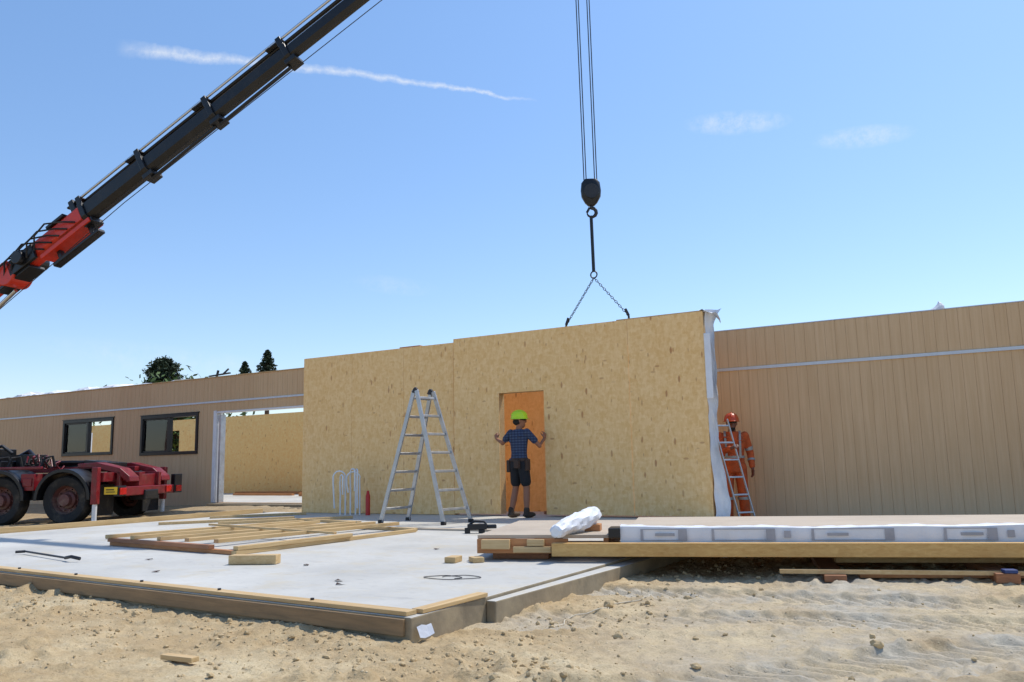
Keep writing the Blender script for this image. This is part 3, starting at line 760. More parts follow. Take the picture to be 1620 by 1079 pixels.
# ---------------------------------------------------------------- truck
TR=D2R(24)
TL=(-15.58,9.64,-0.15)
tk=bpy.data.objects.new('crane_truck',None); scene.collection.objects.link(tk); tk.location=TL; tk.rotation_euler=(0,0,TR)
tag(tk,'red crane truck with black mudguards and raised black telescopic boom','truck')
TMt=Matrix.Translation(TL)@Matrix.Rotation(TR,4,'Z')
def tp_(name,b,m,**kw): return part(name,b,m,tk,world=False,**kw)
b=B(); b.box((-6.5,0.78,0.70),(1.05,0.88,0.98)); b.box((-6.5,1.52,0.70),(1.05,1.62,0.98))
for x in (-5,-3.2,-0.7,0.5): b.box((x,0.88,0.74),(x+0.12,1.52,0.94))
tp_('chassis',b,'red',bevel=0.01)
def wheel(x,y,flip):
    w=bpy.data.objects.new('wheel',None); scene.collection.objects.link(w); w.parent=tk; w.location=(x,y,0.47)
    s=-1 if flip else 1
    m=Matrix.Rotation(math.pi/2*s,4,'Z')
    b=B(); b.ringpoly([(0.27,0.03),(0.31,0.0),(0.43,0.0),(0.46,0.03),(0.47,0.10),(0.47,0.24),(0.43,0.29),(0.28,0.29)],m,36)
    o=mesh_obj('tyre',b,'blackm',smooth=True); o.parent=w
    b=B()
    b.ringpoly([(0.28,0.02),(0.27,0.05),(0.24,0.13),(0.17,0.15),(0.16,0.09),(0.12,0.06),(0.11,-0.02),(0.0001,-0.03)],m,36)
    for k in range(10):
        a=2*math.pi*k/10; c=m@V((0.13,0.205*math.cos(a),0.205*math.sin(a))); c2=m@V((0.09,0.205*math.cos(a),0.205*math.sin(a)))
        b.tube([c,c2],0.015,6)
    o=mesh_obj('rim',b,'rimred',smooth=True); o.parent=w
for x in (0,-1.35): 
    wheel(x,0.0,False); wheel(x,2.42,True)
wheel(-5.6,0.05,False); wheel(-5.6,2.37,True)
def guard(x,y0,y1,a0=-2,a1=182):
    b=B(); R=[]
    for k in range(17):
        a=D2R(a0)+D2R(a1-a0)*k/16; r=0.51; R.append([(x+r*math.cos(a),y0,0.49+r*math.sin(a)),(x+r*math.cos(a),y1,0.49+r*math.sin(a)),(x+(r+.065)*math.cos(a),y1,0.49+(r+.065)*math.sin(a)),(x+(r+.065)*math.cos(a),y0,0.49+(r+.065)*math.sin(a))])
    b.rings(R); tp_('mudguard',b,'black',smooth=True,bevel=0.006)
for x in (0,-1.35): guard(x,-0.10,0.62); guard(x,1.78,2.50)
b=B()
b.box((-1.95,0.05,1.07),(-0.55,0.10,1.12)); b.box((-1.9,0.75,1.0),(0.55,0.95,1.10)); b.box((-1.9,1.45,1.0),(0.55,1.65,1.10))
b.box((-0.90,-0.04,0.66),(-0.62,0.2,0.98)); b.box((-0.85,-0.06,0.74),(-0.66,-0.041,0.90))
tp_('deck_plate',b,'red',bevel=0.015)
for y in (0.42,1.62):
    b=B(); pr=[(-0.05,1.16),(0.35,1.18),(0.85,1.06),(1.05,0.90),(1.07,0.80),(1.00,0.78),(0.80,0.95),(0.35,1.07),(-0.05,1.08)]
    b.rings([[(px,y,pz) for px,pz in pr],[(px,y+.34,pz) for px,pz in pr]]); tp_('ramp',b,'red',bevel=0.012)
b=B(); b.box((0.98,0.30,0.52),(1.06,2.14,0.70)); b.box((0.90,0.8,0.62),(0.98,1.6,0.94)); b.box((0.78,0.42,0.55),(0.86,0.5,1.0)); b.box((0.78,1.88,0.55),(0.86,1.96,1.0)); tp_('rear_crossmember',b,'red',bevel=0.015)
b=B(); b.box((0.76,0.95,0.42),(1.10,1.45,0.62)); b.box((0.3,0.9,0.6),(0.75,1.5,0.9)); tp_('coupling_block',b,'black',bevel=0.02)
b=B(); R=[]
for z,s in ((1.13,0.42),(1.19,0.48),(1.235,0.47)):
    R.append([(-0.55+s*math.cos(t)*1.0,1.2+s*math.sin(t),z) for t in [2*math.pi*k/24 for k in range(24)]])
b.rings(R); b.box((-0.95,0.8,1.0),(-0.2,1.6,1.13)); b.hexa([(-0.2,0.85,1.1),(0.35,0.9,1.0),(0.35,1.5,1.0),(-0.2,1.55,1.1),(-0.2,0.85,1.24),(0.35,0.9,1.18),(0.35,1.5,1.18),(-0.2,1.55,1.24)]); tp_('coupling_plate',b,'black',bevel=0.01)
for k,(x,y,z) in enumerate([(-0.95,0.55,1.28),(-1.1,0.7,1.33),(-1.25,0.85,1.28),(-0.75,0.6,1.22)]):
    b=B(); b.tube([(x-0.25+0.5*t/14+0.02*math.sin(t*3),y+0.09*math.cos(t*1.8),z-0.1+0.09*math.sin(t*1.8)+0.05*math.sin(math.pi*t/14)) for t in range(15)],0.018,7); tp_('hose',b,'red' if k%2 else 'blackm',smooth=True)
b=B(); b.box((-2.6,0.5,1.0),(-1.75,1.9,1.25)); b.box((-2.5,0.45,1.25),(-1.95,1.2,1.5)); b.tube([(-2.3,1.4,1.2),(-1.8,1.4,1.45),(-1.6,1.3,1.3)],0.06); b.tube([(-2.1,0.7,1.5),(-1.9,0.7,1.56),(-1.7,0.75,1.4)],0.035)
b.box((-1.74,0.9,1.13),(-1.45,1.5,1.38))
tp_('equipment_box',b,'black',bevel=0.03)
for x in (-1.7,-1.45,-0.75):
    b=B(); b.tube([(x,0.3,1.1),(x+0.05,0.35,1.3),(x+0.18,0.4,1.32),(x+.2,.45,1.12)],0.025,8); tp_('hydraulic_hose',b,'blackm',smooth=True)
b=B(); b.box((0.55,0.05,0.80),(0.75,2.37,0.98)); tp_('stabiliser_beam',b,'red',bevel=0.01)
for y in (-0.1,2.38):
    b=B(); b.box((0.59,y,0.38),(0.71,y+.12,1.08)); tp_('stabiliser_leg',b,'red',bevel=0.012)
    b=B(); b.tube([(0.65,y+.06,0.38),(0.65,y+.06,0.05)],0.045,12); b.tube([(0.65,y+.06,0.0),(0.65,y+.06,0.05)],0.11,14); tp_('stabiliser_foot',b,['pvc'],smooth=True)
b=B(); b.box((0.98,2.145,0.52),(1.08,2.45,0.92)); tp_('lamp_bracket',b,'black',bevel=0.01)
b=B(); b.box((0.98,0.02,0.52),(1.08,0.295,0.72)); tp_('lamp_bracket',b,'black',bevel=0.01)
for y in (2.18,1.8,0.05):
    b=B(); x=1.081 if (y>2.1 or y<.1) else 1.061; b.box((x,y,0.55),(x+.02,y+.22,0.68)); tp_('tail_lamp',b,'tail',bevel=0.006)
b=B(); b.box((0.80,0.005,0.56),(1.06,0.018,0.70)); tp_('sign_plate',b,'yellow')
b=B(); b.box((0.84,0.001,0.60),(1.02,0.0045,0.615)); b.box((0.84,0.001,0.64),(1.00,0.0045,0.66)); tp_('sign_marking',b,'blackframe')
b=B(); b.box((0.56,0.03,0.15),(0.575,0.7,0.75)); tp_('mudflap',b,'blackm')
b=B(); b.box((0.56,1.75,0.15),(0.575,2.4,0.75)); tp_('mudflap',b,'blackm')
b=B(); b.hexa([(-7.6,0.05,0.5),(-5.2,0.05,0.95),(-5.2,2.4,0.95),(-7.6,2.4,0.5),(-7.35,0.12,3.0),(-5.25,0.1,3.1),(-5.25,2.35,3.1),(-7.35,2.3,3.0)])
tp_('cab',b,'red',bevel=0.08)
b=B(); b.box((-7.0,0.03,1.7),(-6.1,0.062,2.5)); tp_('cab_window',b,'glassdark')
b=B(); b.box((-4.35,0.75,0.98),(-3.7,1.65,1.5)); b.tube([(-4.0,1.2,1.5),(-4.0,1.2,3.4)],[0.33,0.26],18); tp_('crane_column',b,'orangered',smooth=True,bevel=0.02)

P=V((-15.51,9.76,6.02)); T_=V((-5.3,11.7,11.65)); dx=(T_-P).normalized(); sy=V((0,0,1)).cross(dx).normalized(); uz=dx.cross(sy).normalized()
BM=Matrix(((dx.x,sy.x,uz.x,P.x),(dx.y,sy.y,uz.y,P.y),(dx.z,sy.z,uz.z,P.z),(0,0,0,1)))
def hexsec(b,x0,x1,w,h,off=0.0):
    pr=[(-w/2,h*0.5),(w/2,h*0.5),(w/2,-h*0.22),(w*0.22,-h*0.5),(-w*0.22,-h*0.5),(-w/2,-h*0.22)]
    b.rings([[BM@V((x,y,z+off)) for y,z in pr] for x in (x0,x1)])
boomE=bpy.data.objects.new('crane_boom',None); scene.collection.objects.link(boomE); boomE.parent=tk; boomE.matrix_parent_inverse=pm(tk).inverted(); boomE.location=P
def bp(name,b,m,**kw): return part(name,b,m,boomE,world=True,**kw)
b=B(); hexsec(b,-4.6,0.05,0.34,0.36); bp('base_section',b,'orangered',bevel=0.02)
b=B(); b.box((-1.3,-0.18,-0.28),(0.1,0.18,-0.185),BM); b.box((-0.75,-0.19,-0.14),(-0.05,-0.172,0.14),BM); bp('cheek_plate',b,'orangered',bevel=0.012)
for (x0,x1,w,h) in [(0.0,1.7,0.30,0.36),(1.6,3.5,0.265,0.325),(3.4,5.4,0.235,0.29),(5.3,8.6,0.205,0.26),(8.5,11.75,0.18,0.23)]:
    b=B(); hexsec(b,x0,x1,w,h); bp('boom_section',b,'black',bevel=0.015)
for (x,w,h) in [(-0.05,0.38,0.44),(1.6,0.36,0.43),(3.4,0.33,0.39),(5.3,0.30,0.36),(8.5,0.27,0.33)]:
    b=B(); hexsec(b,x,x+0.12,w,h)
    for yy in (-0.14,0.11): b.box((x-0.02,yy,h*0.45),(x+0.10,yy+0.035,h*0.5+0.20),BM)
    b.box((x-0.30,-0.1,h*0.5+.14),(x+0.10,0.1,h*0.5+0.18),BM)
    b.box((x-.05,-0.15,-h*0.5-0.07),(x+0.20,0.15,-h*0.42),BM)
    bp('collar',b,'black',bevel=0.012)
for i,(x0,x1,z) in enumerate([(-0.3,1.6,0.36),(1.3,3.4,0.35),(3.1,5.3,0.335),(5.0,8.5,0.315)]):
    b=B(); b.tube([BM@V((x0,0.05,z)),BM@V((x1,0.05,z))],0.040,12); bp('extension_cylinder',b,'black',smooth=True)
    b=B(); b.tube([BM@V((x0+0.1,-0.075,z+0.03)),BM@V((x1,-0.075,z+0.03))],0.026,10); bp('cylinder_rod',b,'steel',smooth=True)
for (x0,x1) in [(1.7,3.4),(3.5,5.3)]:
    b=B(); b.tube([BM@V((x0,-0.05,-0.31)),BM@V((x1,-0.05,-0.29))],0.035,10); bp('lower_rod',b,'black',smooth=True)
b=B(); b.box((-1.15,-0.10,-0.55),(0.15,0.08,-0.47),BM); b.box((-1.0,-0.06,-0.48),(-0.9,0.06,-0.2),BM); b.box((-0.1,-0.06,-0.48),(0.0,0.06,-0.2),BM); bp('support_arm',b,'black',bevel=0.02)
b=B()
for k in range(6):
    y=-0.20-0.015*k; x0=-2.5+0.24*k
    b.tube([BM@V((x0,y,-0.1)),BM@V((x0+0.2,y-0.08,0.12)),BM@V((x0+0.5,y-0.05,0.18+0.02*(k%3))),BM@V((x0+0.85,y+0.02,0.05)),BM@V((x0+1.1,y+.05,-0.12))],0.018,8)
bp('hose',b,'blackm',smooth=True)
b=B()
b.box((-0.9,-0.22,0.18),(-0.4,0.1,0.25),BM); b.box((-0.25,-.15,.17),(-.12,.1,.44),BM); b.box((-2.1,-0.24,-0.20),(-1.35,-0.17,0.14),BM); b.tube([BM@V((-1.7,-0.35,0.0)),BM@V((-1.7,0.35,0.0))],0.14,16)
b.box((-2.6,-0.19,-0.26),(-1.6,0.19,-0.185),BM)
bp('valve_block',b,'black',bevel=0.015)
b=B(); b.ringpoly([(0.0001,-0.24),(0.26,-0.24),(0.26,0.24),(0.0001,0.24)],BM@Matrix.Translation((-2.2,0,-0.04))@Matrix.Rotation(math.pi/2,4,'Z'),24); bp('knuckle',b,'orangered',smooth=True,bevel=0.02)
b=B(); b.tube([BM@V((-4.2,0,-0.55)),BM@V((-2.3,0,-0.35))],0.045,14); bp('lift_cylinder',b,'steel',smooth=True)
b=B(); c=TMt@V((-4.0,1.2,3.3)); q=BM@V((-4.4,0,0)); b.beam(c,q,0.42,0.5); bp('inner_arm',b,'orangered',bevel=0.03)
b=B(); b.tube([BM@V((-4.0,-0.2,-0.70)),BM@V((1.0,-0.2,-0.48)),BM@V((11.7,-0.05,-0.38))],0.008,6); bp('hoist_rope',b,'darksteel',smooth=True)
b=B(); b.ringpoly([(0.0001,-0.05),(0.2,-0.05),(0.17,0),(0.2,0.05),(0.0001,0.05)],Matrix.Translation((-5.2,11.73,11.5))@Matrix.Rotation(D2R(90),4,'Z'),24); bp('sheave',b,'darksteel',smooth=True)

# ---------------------------------------------------------------- people
def rings_el(b,data,seg=16):
    R=[]
    for c,a,bb,ang in data:
        c=V(c); ex=V((math.cos(ang),math.sin(ang),0)); ey=V((-math.sin(ang),math.cos(ang),0))
        R.append([c+ex*a*math.cos(t)+ey*bb*math.sin(t) for t in [2*math.pi*k/seg for k in range(seg)]])
    b.rings(R)
def limb(b,pts,rad):
    b.tube(pts,rad,12)
    for p,r in zip(pts,rad): b.ell(p,(r,r,r),seg=10,rn=6)
def hand(b,wr,dr,nm,side,curl=0.6,r=0.0085):
    wr=V(wr);dr=V(dr).normalized();nm=V(nm); nm=(nm-dr*nm.dot(dr)).normalized(); sd=V(side); sd=(sd-dr*sd.dot(dr)-nm*sd.dot(nm)).normalized()
    R=[]
    for t,w,h in ((0,0.026,0.02),(0.03,0.036,0.018),(0.07,0.040,0.016),(0.088,0.038,0.013)):
        R.append([wr+dr*t+sd*w*math.cos(a)+nm*h*math.sin(a) for a in [2*math.pi*k/10 for k in range(10)]])
    b.rings(R)
    for i,(o,L) in enumerate(((0.030,0.066),(0.010,0.075),(-0.011,0.070),(-0.031,0.055))):
        p=wr+dr*0.078+sd*o*1.05; pts=[p]; a=0
        for k in range(3):
            a+=curl*(0.45+0.25*k); p=p+(dr*math.cos(a)+nm*math.sin(a))*L*(0.42,0.33,0.25)[k]; pts.append(p)
        b.tube(pts,[r,r*.98,r*.9,r*.72],8)
    p=wr+dr*0.025+sd*0.026
    b.tube([p,p+sd*0.026+dr*0.02+nm*.006,p+sd*0.036+dr*0.044+nm*.016,p+sd*0.034+dr*0.066+nm*.026],[0.013,0.0115,0.010,0.008],8)
def remesh(o,vox,sm=3):
    md=o.modifiers.new('remesh','REMESH'); md.mode='VOXEL'; md.voxel_size=vox; md.use_smooth_shade=True
    s=o.modifiers.new('smooth','SMOOTH'); s.factor=0.5; s.iterations=sm
def head(b,c,ang):
    c=V(c); f=V((math.cos(ang),math.sin(ang),0)); s=V((-math.sin(ang),math.cos(ang),0)); z=V((0,0,1))
    rings_el(b,[(c+z*-0.118+f*.03,.035,.032,ang),(c+z*-0.10+f*.026,.062,.046,ang),(c+z*-0.06+f*.012,.083,.062,ang),(c+z*-0.01,.094,.071,ang),(c+z*0.04-f*.004,.098,.075,ang),(c+z*0.08-f*.006,.085,.066,ang),(c+z*0.105-f*.006,.055,.045,ang),(c+z*0.115-f*.006,.02,.018,ang)])
    b.tube([c+f*.088+z*.012,c+f*.112+z*-.028,c+f*.09+z*-.034],[.011,.014,.010],8)
    b.tube([c+f*.084+z*.028-s*.045,c+f*.094+z*.030,c+f*.084+z*.028+s*.045],[.010,.012,.010],8)
    b.tube([c+f*.072+z*-.062-s*.022,c+f*.090+z*-.060,c+f*.072+z*-.062+s*.022],[.006,.009,.006],8)
    for q in (-1,1):
        b.ell(c+s*.074*q-f*.008+z*-.012,(.018,.010,.03),ang,8,6)
        b.ell(c+f*.078+s*.030*q+z*.004,(.010,.012,.009),ang,8,6)
def helmet(c,ang,m,parent):
    c=V(c); b=B(); f=V((math.cos(ang),math.sin(ang),0)); s=V((-math.sin(ang),math.cos(ang),0)); z=V((0,0,1))
    R=[]
    for k in range(8):
        ph=math.pi/2*k/7*0.97; R.append([c+z*(0.125*math.sin(ph))+f*(0.135*math.cos(ph)**.8*math.cos(t))+s*(0.112*math.cos(ph)**.8*math.sin(t)) for t in [2*math.pi*i/24 for i in range(24)]])
    R.insert(0,[c-z*0.012+f*((0.150+0.035*max(0,math.cos(t))**2)*math.cos(t))+s*(0.125*math.sin(t)) for t in [2*math.pi*i/24 for i in range(24)]])
    b.rings(R)
    rg=[c+z*(0.128*math.sin(a))+f*(0.137*math.cos(a)) for a in [D2R(25+13*k) for k in range(11)]]
    b.tube(rg,0.012,8)
    return part('helmet',b,m,parent,world=False,smooth=True,sharp=60)

def place(o,base,rot,label):
    o.location=base; o.rotation_euler=(0,0,rot); tag(o,label,'person')

f=V((.72,.69,0)).normalized(); s=V((.69,-.72,0)).normalized(); z=V((0,0,1)); c=V((-0.02,.14,0))
F1=math.atan2(f.y,f.x); HA=D2R(12)
ang=math.atan2(s.y,s.x)
shL=c-s*0.18+z*1.315; shR=c+s*0.18+z*1.315
elL=V((-.28,.42,1.16)); haL=V((-.375,.575,1.235))
elR=V((.30,.04,1.10)); haR=V((.385,.20,1.215))
hipL=c-s*.085+z*.84; hipR=c+s*.085+z*.84
knL=c-s*.11+f*.02+z*.45; knR=c+s*.10+f*.05+z*.45
anL=c-s*.14-f*.06+z*.08; anR=c+s*.12+f*.02+z*.08
b=B()
rings_el(b,[(c+z*.78,.12,.09,ang),(c+z*.86,.145,.105,ang),(c+z*.98,.125,.09,ang),(c+z*1.1,.14,.098,ang),(c+z*1.22,.165,.105,ang),(c+z*1.31,.165,.09,ang),(c+z*1.36,.095,.065,ang)])
limb(b,[c+z*1.33,c+z*1.41+f*.02],[.056,.050])
head(b,c+z*1.505+f*.02,HA)
limb(b,[shL,elL,haL],[.046,.036,.025]); limb(b,[shR,elR,haR],[.046,.036,.025])
hand(b,haL,(-.15,.5,.75),(.55,.6,-.2),(.6,-.1,.3),0.7); hand(b,haR,(.05,.35,.8),(-.6,.6,-.1),(-.6,-.3,.2),0.7)
limb(b,[hipL,knL,knL*.55+anL*.45,anL],[.08,.052,.052,.035]); limb(b,[hipR,knR,knR*.55+anR*.45,anR],[.08,.052,.052,.035])
for a in (anL,anR): b.ell(a+f*.05-z*.035,(.12,.04,.04),F1)
man=mesh_obj('person',b,'skin'); remesh(man,0.0065)
place(man,(-6.38,11.24,0),D2R(30),'builder in blue checked shirt and black shorts gripping the doorway edges')
b=B()
rings_el(b,[(c+z*.83,.155,.118,ang),(c+z*.90,.150,.117,ang),(c+z*1.0,.138,.108,ang),(c+z*1.1,.152,.113,ang),(c+z*1.22,.18,.118,ang),(c+z*1.31,.178,.10,ang),(c+z*1.365,.095,.07,ang)])
limb(b,[shL,shL*.4+elL*.6],[.060,.056]); limb(b,[shR,shR*.4+elR*.6],[.060,.056])
for k in range(6): b.ell(c+z*(.9+.07*k)+s*random.uniform(-.12,.12)-f*.085,(.05,.04,.016),ang+random.uniform(-.6,.6),8,6)
o=part('shirt',b,'shirt',man,world=False); remesh(o,0.009,2)
b=B()
rings_el(b,[(c+z*.76,.15,.113,ang),(c+z*.84,.16,.12,ang),(c+z*.92,.15,.115,ang)])
limb(b,[hipL-z*.02,hipL*.25+knL*.75],[.093,.084]); limb(b,[hipR-z*.02,hipR*.25+knR*.75],[.093,.084])
o=part('shorts',b,'shorts',man,world=False); remesh(o,0.01,2)
b=B(); rings_el(b,[(c+z*.865,.168,.128,ang),(c+z*.915,.166,.126,ang)]); 
b.box((-.04,-.03,-.14),(.05,.03,.04),Matrix.Translation(c+s*.17+z*.86)@Matrix.Rotation(ang+1.57,4,'Z')); b.box((-.06,-.04,-.16),(.06,.03,.03),Matrix.Translation(c-s*.175-f*.03+z*.86)@Matrix.Rotation(ang+1.57,4,'Z')); b.box((-.05,-.03,-.1),(.05,.03,.03),Matrix.Translation(c+s*.08-f*.13+z*.86)@Matrix.Rotation(ang,4,'Z'))
part('tool_belt',b,'leather',man,world=False,bevel=0.012)
b=B()
for a in (anL,anR):
    limb(b,[a+z*.05,a-z*.01],[.048,.048]); b.ell(a+f*.055-z*.035,(.14,.05,.045),F1)
o=part('boots',b,'boot',man,world=False); remesh(o,0.009,2)
helmet(c+z*1.535+f*.02,HA,'lime',man)
hd=c+z*1.505+f*.02; hf=V((math.cos(HA),math.sin(HA),0)); hs=V((-math.sin(HA),math.cos(HA),0))
b=B(); b.tube([hd+hf*.0-hs*.08+z*.01,hd+hf*.08-hs*.062+z*.008,hd+hf*.106+z*.008,hd+hf*.08+hs*.062+z*.008,hd+hs*.08+z*.01],[.005,.016,.016,.016,.005],8); part('sunglasses',b,'glassdark',man,world=False,smooth=True)
b=B(); b.ell(hd-hf*.03+z*-.02,(.078,.078,.06),HA); part('hair',b,'hair',man,world=False,smooth=True)

b=B(); f=V((-.25,-.97,0)).normalized(); s=V((-.97,.25,0)).normalized()
F2=math.atan2(f.y,f.x); ang=math.atan2(s.y,s.x); c=V((0,0,0))
shR=c+s*.18+z*1.31; shL=c-s*.18+z*1.31
elL=V((.26,.02,1.05)); haL=V((.255,-.07,.82)); elR=V((-.21,-.16,1.07)); haR=V((-.12,-.34,1.12))
hipR=c+s*.09+z*.84; hipL=c-s*.09+z*.84; knR=c+s*.11+z*.46+f*.03; knL=c-s*.11+z*.46; anR=c+s*.12+z*.08; anL=c-s*.13+z*.08
rings_el(b,[(c+z*.78,.13,.10,ang),(c+z*.86,.155,.115,ang),(c+z*.98,.14,.105,ang),(c+z*1.1,.15,.11,ang),(c+z*1.22,.175,.115,ang),(c+z*1.31,.17,.1,ang),(c+z*1.36,.10,.07,ang)])
limb(b,[c+z*1.33,c+z*1.41+f*.02],[.06,.055]); head(b,c+z*1.505+f*.03,F2)
limb(b,[shL,elL,haL],[.050,.038,.026]); limb(b,[shR,elR,haR],[.050,.038,.026])
hand(b,haL,(0,-.15,-1),(-.9,-.2,0),(0,-1,0),0.5); hand(b,haR,(.5,-.7,.3),(.5,.2,-.5),(0,0,1),0.9)
limb(b,[hipL,knL,anL],[.085,.056,.04]); limb(b,[hipR,knR,anR],[.085,.056,.04])
for a in (anL,anR): b.ell(a+f*.05-z*.035,(.12,.04,.04),F2)
man2=mesh_obj('person',b,'skin2'); remesh(man2,0.0065)
place(man2,(-3.44,12.58,-0.13),D2R(30),'worker in orange hi-vis overalls and orange helmet beside the ladder')
b=B()
rings_el(b,[(c+z*.78,.165,.13,ang),(c+z*.90,.162,.13,ang),(c+z*1.0,.155,.125,ang),(c+z*1.1,.165,.13,ang),(c+z*1.22,.188,.13,ang),(c+z*1.31,.182,.11,ang),(c+z*1.375,.10,.08,ang)])
limb(b,[shL,elL,elL*.15+haL*.85],[.064,.056,.045]); limb(b,[shR,elR,elR*.15+haR*.85],[.064,.056,.045])
for k in range(9): b.ell(c+z*(.85+.055*k)+s*random.uniform(-.13,.13)+f*.10,(.055,.04,.014),ang+random.uniform(-.6,.6),8,6)
o=part('jacket',b,'hiviz',man2,world=False); remesh(o,0.009,2)
b=B()
rings_el(b,[(c+z*.76,.16,.125,ang),(c+z*.86,.16,.125,ang)])
limb(b,[hipL,knL,anL],[.098,.082,.07]); limb(b,[hipR,knR,anR],[.098,.082,.07])
o=part('trousers',b,'hiviz',man2,world=False); remesh(o,0.009,2)
b=B(); rings_el(b,[(c+z*.975,.168,.135,ang),(c+z*1.01,.168,.135,ang)])
for q in (-1,1):
    pts=[c+s*.10*q+f*.135+z*1.0,c+s*.105*q+f*.135+z*1.2,c+s*.11*q+f*.105+z*1.33,c+s*.11*q+z*1.38]
    for a_,b_ in zip(pts[:-1],pts[1:]): b.beam(a_,b_,0.032,0.012,up=f)
part('reflective_vest_tape',b,'reflect',man2,world=False,smooth=True)
for (a_,b_,r_) in [(elL*.6+haL*.4,elL*.48+haL*.52,.058),(shL*.3+elL*.7+z*.02,shL*.18+elL*.82,.062),(knL-z*.06,knL-z*.10,.085),(knR-z*.06,knR-z*.10,.085)]:
    b=B(); b.tube([a_,b_],r_,14); part('reflective_band',b,'reflect',man2,world=False,smooth=True)
b=B()
for a in (anL,anR): limb(b,[a+z*.05,a-z*.01],[.055,.052]); b.ell(a+f*.055-z*.035,(.145,.054,.045),F2)
o=part('boots',b,'boot',man2,world=False); remesh(o,0.009,2)
helmet(c+z*1.535+f*.03,F2,'orangeh',man2)
hd=c+z*1.505+f*.03
b=B(); b.tube([hd-s*.08+z*.01,hd+f*.08-s*.062+z*.008,hd+f*.106+z*.008,hd+f*.08+s*.062+z*.008,hd+s*.08+z*.01],[.005,.016,.016,.016,.005],8); part('sunglasses',b,'glassdark',man2,world=False,smooth=True)
b=B(); b.ell(hd+f*.045+z*-.085,(.05,.05,.04),F2); part('beard',b,'hair',man2,world=False,smooth=True)

# ---------------------------------------------------------------- trees
def tree(x,y,h,w,crown0,label,seed,kind='spire',n=5200,lf=1.0):
    random.seed(seed)
    t=thing('conifer_tree' if kind!='broad' else 'broadleaf_tree',(x,y,-0.2),label,'tree')
    b=B(); b.tube([(x,y,-0.3),(x+.1,y,h*0.5),(x,y,h*0.99)],[w*0.09,w*0.06,0.03],8)
    brs=[]
    nb=90
    for i in range(nb):
        k=(i+random.random())/nb; zz=crown0+(h-crown0)*k*0.98
        if kind=='spire': rr=w*0.5*(1-k)**0.85*random.uniform(.6,1.2)+0.04
        elif kind=='round': rr=w*0.5*math.sqrt(max(0.03,1-(max(0,k-0.25)/0.77)**2.4))*random.uniform(.7,1.15)
        else: rr=w*0.5*math.sqrt(max(0,1-(2*k-1)**2))*random.uniform(.5,1.1)
        a=i*2.4+random.uniform(-.4,.4); e=V((x+rr*math.cos(a),y+rr*math.sin(a),zz+(rr*0.25 if kind!='spire' else -0.12*rr)))
        s0=V((x,y,zz-(rr*0.2 if kind!='spire' else 0))); b.tube([s0,e],[0.05,0.012],5); brs.append((s0,e))
    part('trunk',b,'bark',t)
    b=B()
    for i in range(n):
        s0,e=random.choice(brs); k=random.random()**0.7; p=s0.lerp(e,k)
        sp=0.11*w if kind=='broad' else (0.05*w if kind=='round' else 0.02*w); p=p+V((random.gauss(0,sp),random.gauss(0,sp),random.gauss(0,sp*.8)))
        sz=random.uniform(0.06,0.13)*lf
        d=V((random.gauss(0,1),random.gauss(0,1),random.gauss(.3,.7))).normalized(); q=d.cross(V((random.random(),random.random(),random.random()))).normalized()
        b._f([b.bm.verts.new(p-d*sz*1.4),b.bm.verts.new(p+q*sz*.6),b.bm.verts.new(p+d*sz*1.4),b.bm.verts.new(p-q*sz*.6)])
    part('crown',b,'leaf' if kind!='broad' else 'leaf2',t)
tree(-52.1,39.2,8.95,2.6,5.2,'dark rounded pine tree rising behind the building',3,'round',9000,1.1)
tree(-62.6,56.2,11.3,2.8,8.2,'small pointed conifer rising behind the building',4,'spire',4500,0.95)
tree(-60.7,57.3,12.4,3.6,8.6,'tall pointed conifer rising behind the building',8,'spire',5500,0.95)
tree(-27.6,21.3,3.9,4.4,0.5,'leafy green tree seen through the open window',11,'broad',6000)
tree(-37.5,22.5,3.3,4.0,0.3,'leafy green shrub tree behind the building',13,'broad',4000)

# ---------------------------------------------------------------- light, sky
S=V((0.22,0.44,0.87)).normalized()
sd=bpy.data.lights.new('sun','SUN'); sd.energy=3.8; sd.angle=D2R(0.5); sd.color=(1.0,0.95,0.87)
so=bpy.data.objects.new('sun',sd); scene.collection.objects.link(so); so.rotation_euler=S.to_track_quat('Z','Y').to_euler(); so.location=(0,0,30)
w=bpy.data.worlds.new('World'); scene.world=w; w.use_nodes=True
t=NT(w.node_tree); bg=w.node_tree.nodes['Background']
sky=t.add('ShaderNodeTexSky',sky_type='NISHITA'); sky.sun_disc=False
sky.sun_elevation=math.asin(S.z); sky.sun_rotation=math.atan2(S.x,S.y)
sky.air_density=1.0; sky.dust_density=0.4; sky.ozone_density=1.3
dirn=t.add('ShaderNodeTexCoord').outputs['Generated']
def dot(vec):
    n=t.add('ShaderNodeVectorMath',operation='DOT_PRODUCT'); t.link(dirn,n.inputs[0]); n.inputs[1].default_value=vec; return n.outputs['Value']
ns=t.noise(dirn,26,7,0.65); ns2=t.noise(dirn,90,5,0.7)
u=t.ramp(dot((.723,.690,-.044)),-.224,.232)
v=dot((-.332,.290,-.898))
v=t.math('ADD',v,t.math('MULTIPLY',t.math('SUBTRACT',ns,0.5),0.016))
v=t.math('ADD',v,t.math('MULTIPLY',t.math('MULTIPLY',u,t.math('SUBTRACT',1.0,u)),0.018))
wd=t.math('MULTIPLY_ADD',u,-0.0075,0.0095)
mk=t.math('SUBTRACT',1.0,t.math('DIVIDE',t.math('ABSOLUTE',v),wd),clamp=True)
mk=t.math('MULTIPLY',mk,t.ramp(u,0.0,0.08)); mk=t.math('MULTIPLY',mk,t.ramp(u,0.88,1.0,1,0))
mk=t.math('MULTIPLY',mk,t.ramp(ns2,0.3,0.6,0.35,1.0))
mask=t.math('MULTIPLY',mk,0.58)
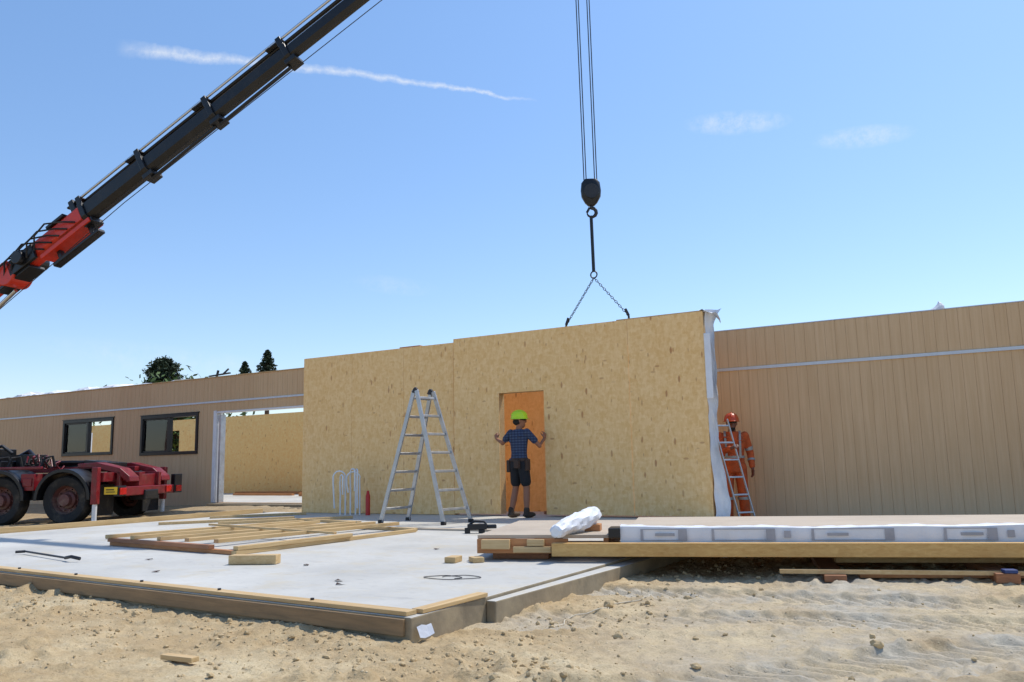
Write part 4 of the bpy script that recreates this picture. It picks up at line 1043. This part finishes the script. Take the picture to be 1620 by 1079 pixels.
def wisp(c,L,Hh,amt,mask):
    e=t.add('ShaderNodeVectorMath',operation='SUBTRACT'); t.link(dirn,e.inputs[0]); e.inputs[1].default_value=c
    def dd(vec,sc):
        n=t.add('ShaderNodeVectorMath',operation='DOT_PRODUCT'); t.link(e.outputs[0],n.inputs[0]); n.inputs[1].default_value=vec
        return t.math('POWER',t.math('ABSOLUTE',t.math('DIVIDE',n.outputs['Value'],sc)),2.0)
    r=t.math('ADD',dd((.97,.22,-.08),L),dd((0.05,0.1,1.0),Hh))
    m=t.math('SUBTRACT',1.0,r,clamp=True)
    m=t.math('MULTIPLY',m,t.ramp(t.math('ADD',t.math('MULTIPLY',ns,0.45),t.math('MULTIPLY',ns2,0.55)),0.40,0.62)); m=t.math('MULTIPLY',m,amt)
    return t.math('MAXIMUM',mask,m)
mask=wisp((-.220,.900,.377),0.062,0.013,0.42,mask)
mask=wisp((-.094,.934,.344),0.055,0.012,0.38,mask)
mask=wisp((-.60,.76,.215),0.05,0.012,0.15,mask)
mask=wisp((-.78,.61,.12),0.12,0.02,0.16,mask)
hs=t.add('ShaderNodeHueSaturation'); hs.inputs['Saturation'].default_value=1.10; hs.inputs['Value'].default_value=1.30
t.link(sky.outputs[0],hs.inputs['Color'])
sepd=t.add('ShaderNodeSeparateXYZ'); t.link(dirn,sepd.inputs[0])
tint=t.mix(t.ramp(sepd.outputs[2],0.0,0.5),(0.80,0.79,0.86,1),(1.0,1.03,1.05,1))
skyc=t.mix(1.0,hs.outputs[0],tint,'MULTIPLY')
col=t.mix(mask,skyc,(6.2,6.4,6.6,1))
t.link(col,bg.inputs['Color']); bg.inputs['Strength'].default_value=0.15

# ---------------------------------------------------------------- camera
cam=bpy.data.cameras.new('camera'); co_=bpy.data.objects.new('camera',cam); scene.collection.objects.link(co_); scene.camera=co_
cam.sensor_width=36; cam.lens=29.04; cam.clip_start=0.05; cam.clip_end=4000
yaw=D2R(120);pit=D2R(8.5);rl=D2R(1.2)
fw=V((math.cos(yaw)*math.cos(pit),math.sin(yaw)*math.cos(pit),math.sin(pit)))
rt=fw.cross(V((0,0,1))).normalized(); up=rt.cross(fw).normalized()
r2=rt*math.cos(rl)-up*math.sin(rl); u2=up*math.cos(rl)+rt*math.sin(rl)
co_.matrix_world=Matrix(((r2.x,u2.x,-fw.x,0),(r2.y,u2.y,-fw.y,0),(r2.z,u2.z,-fw.z,0.82),(0,0,0,1)))
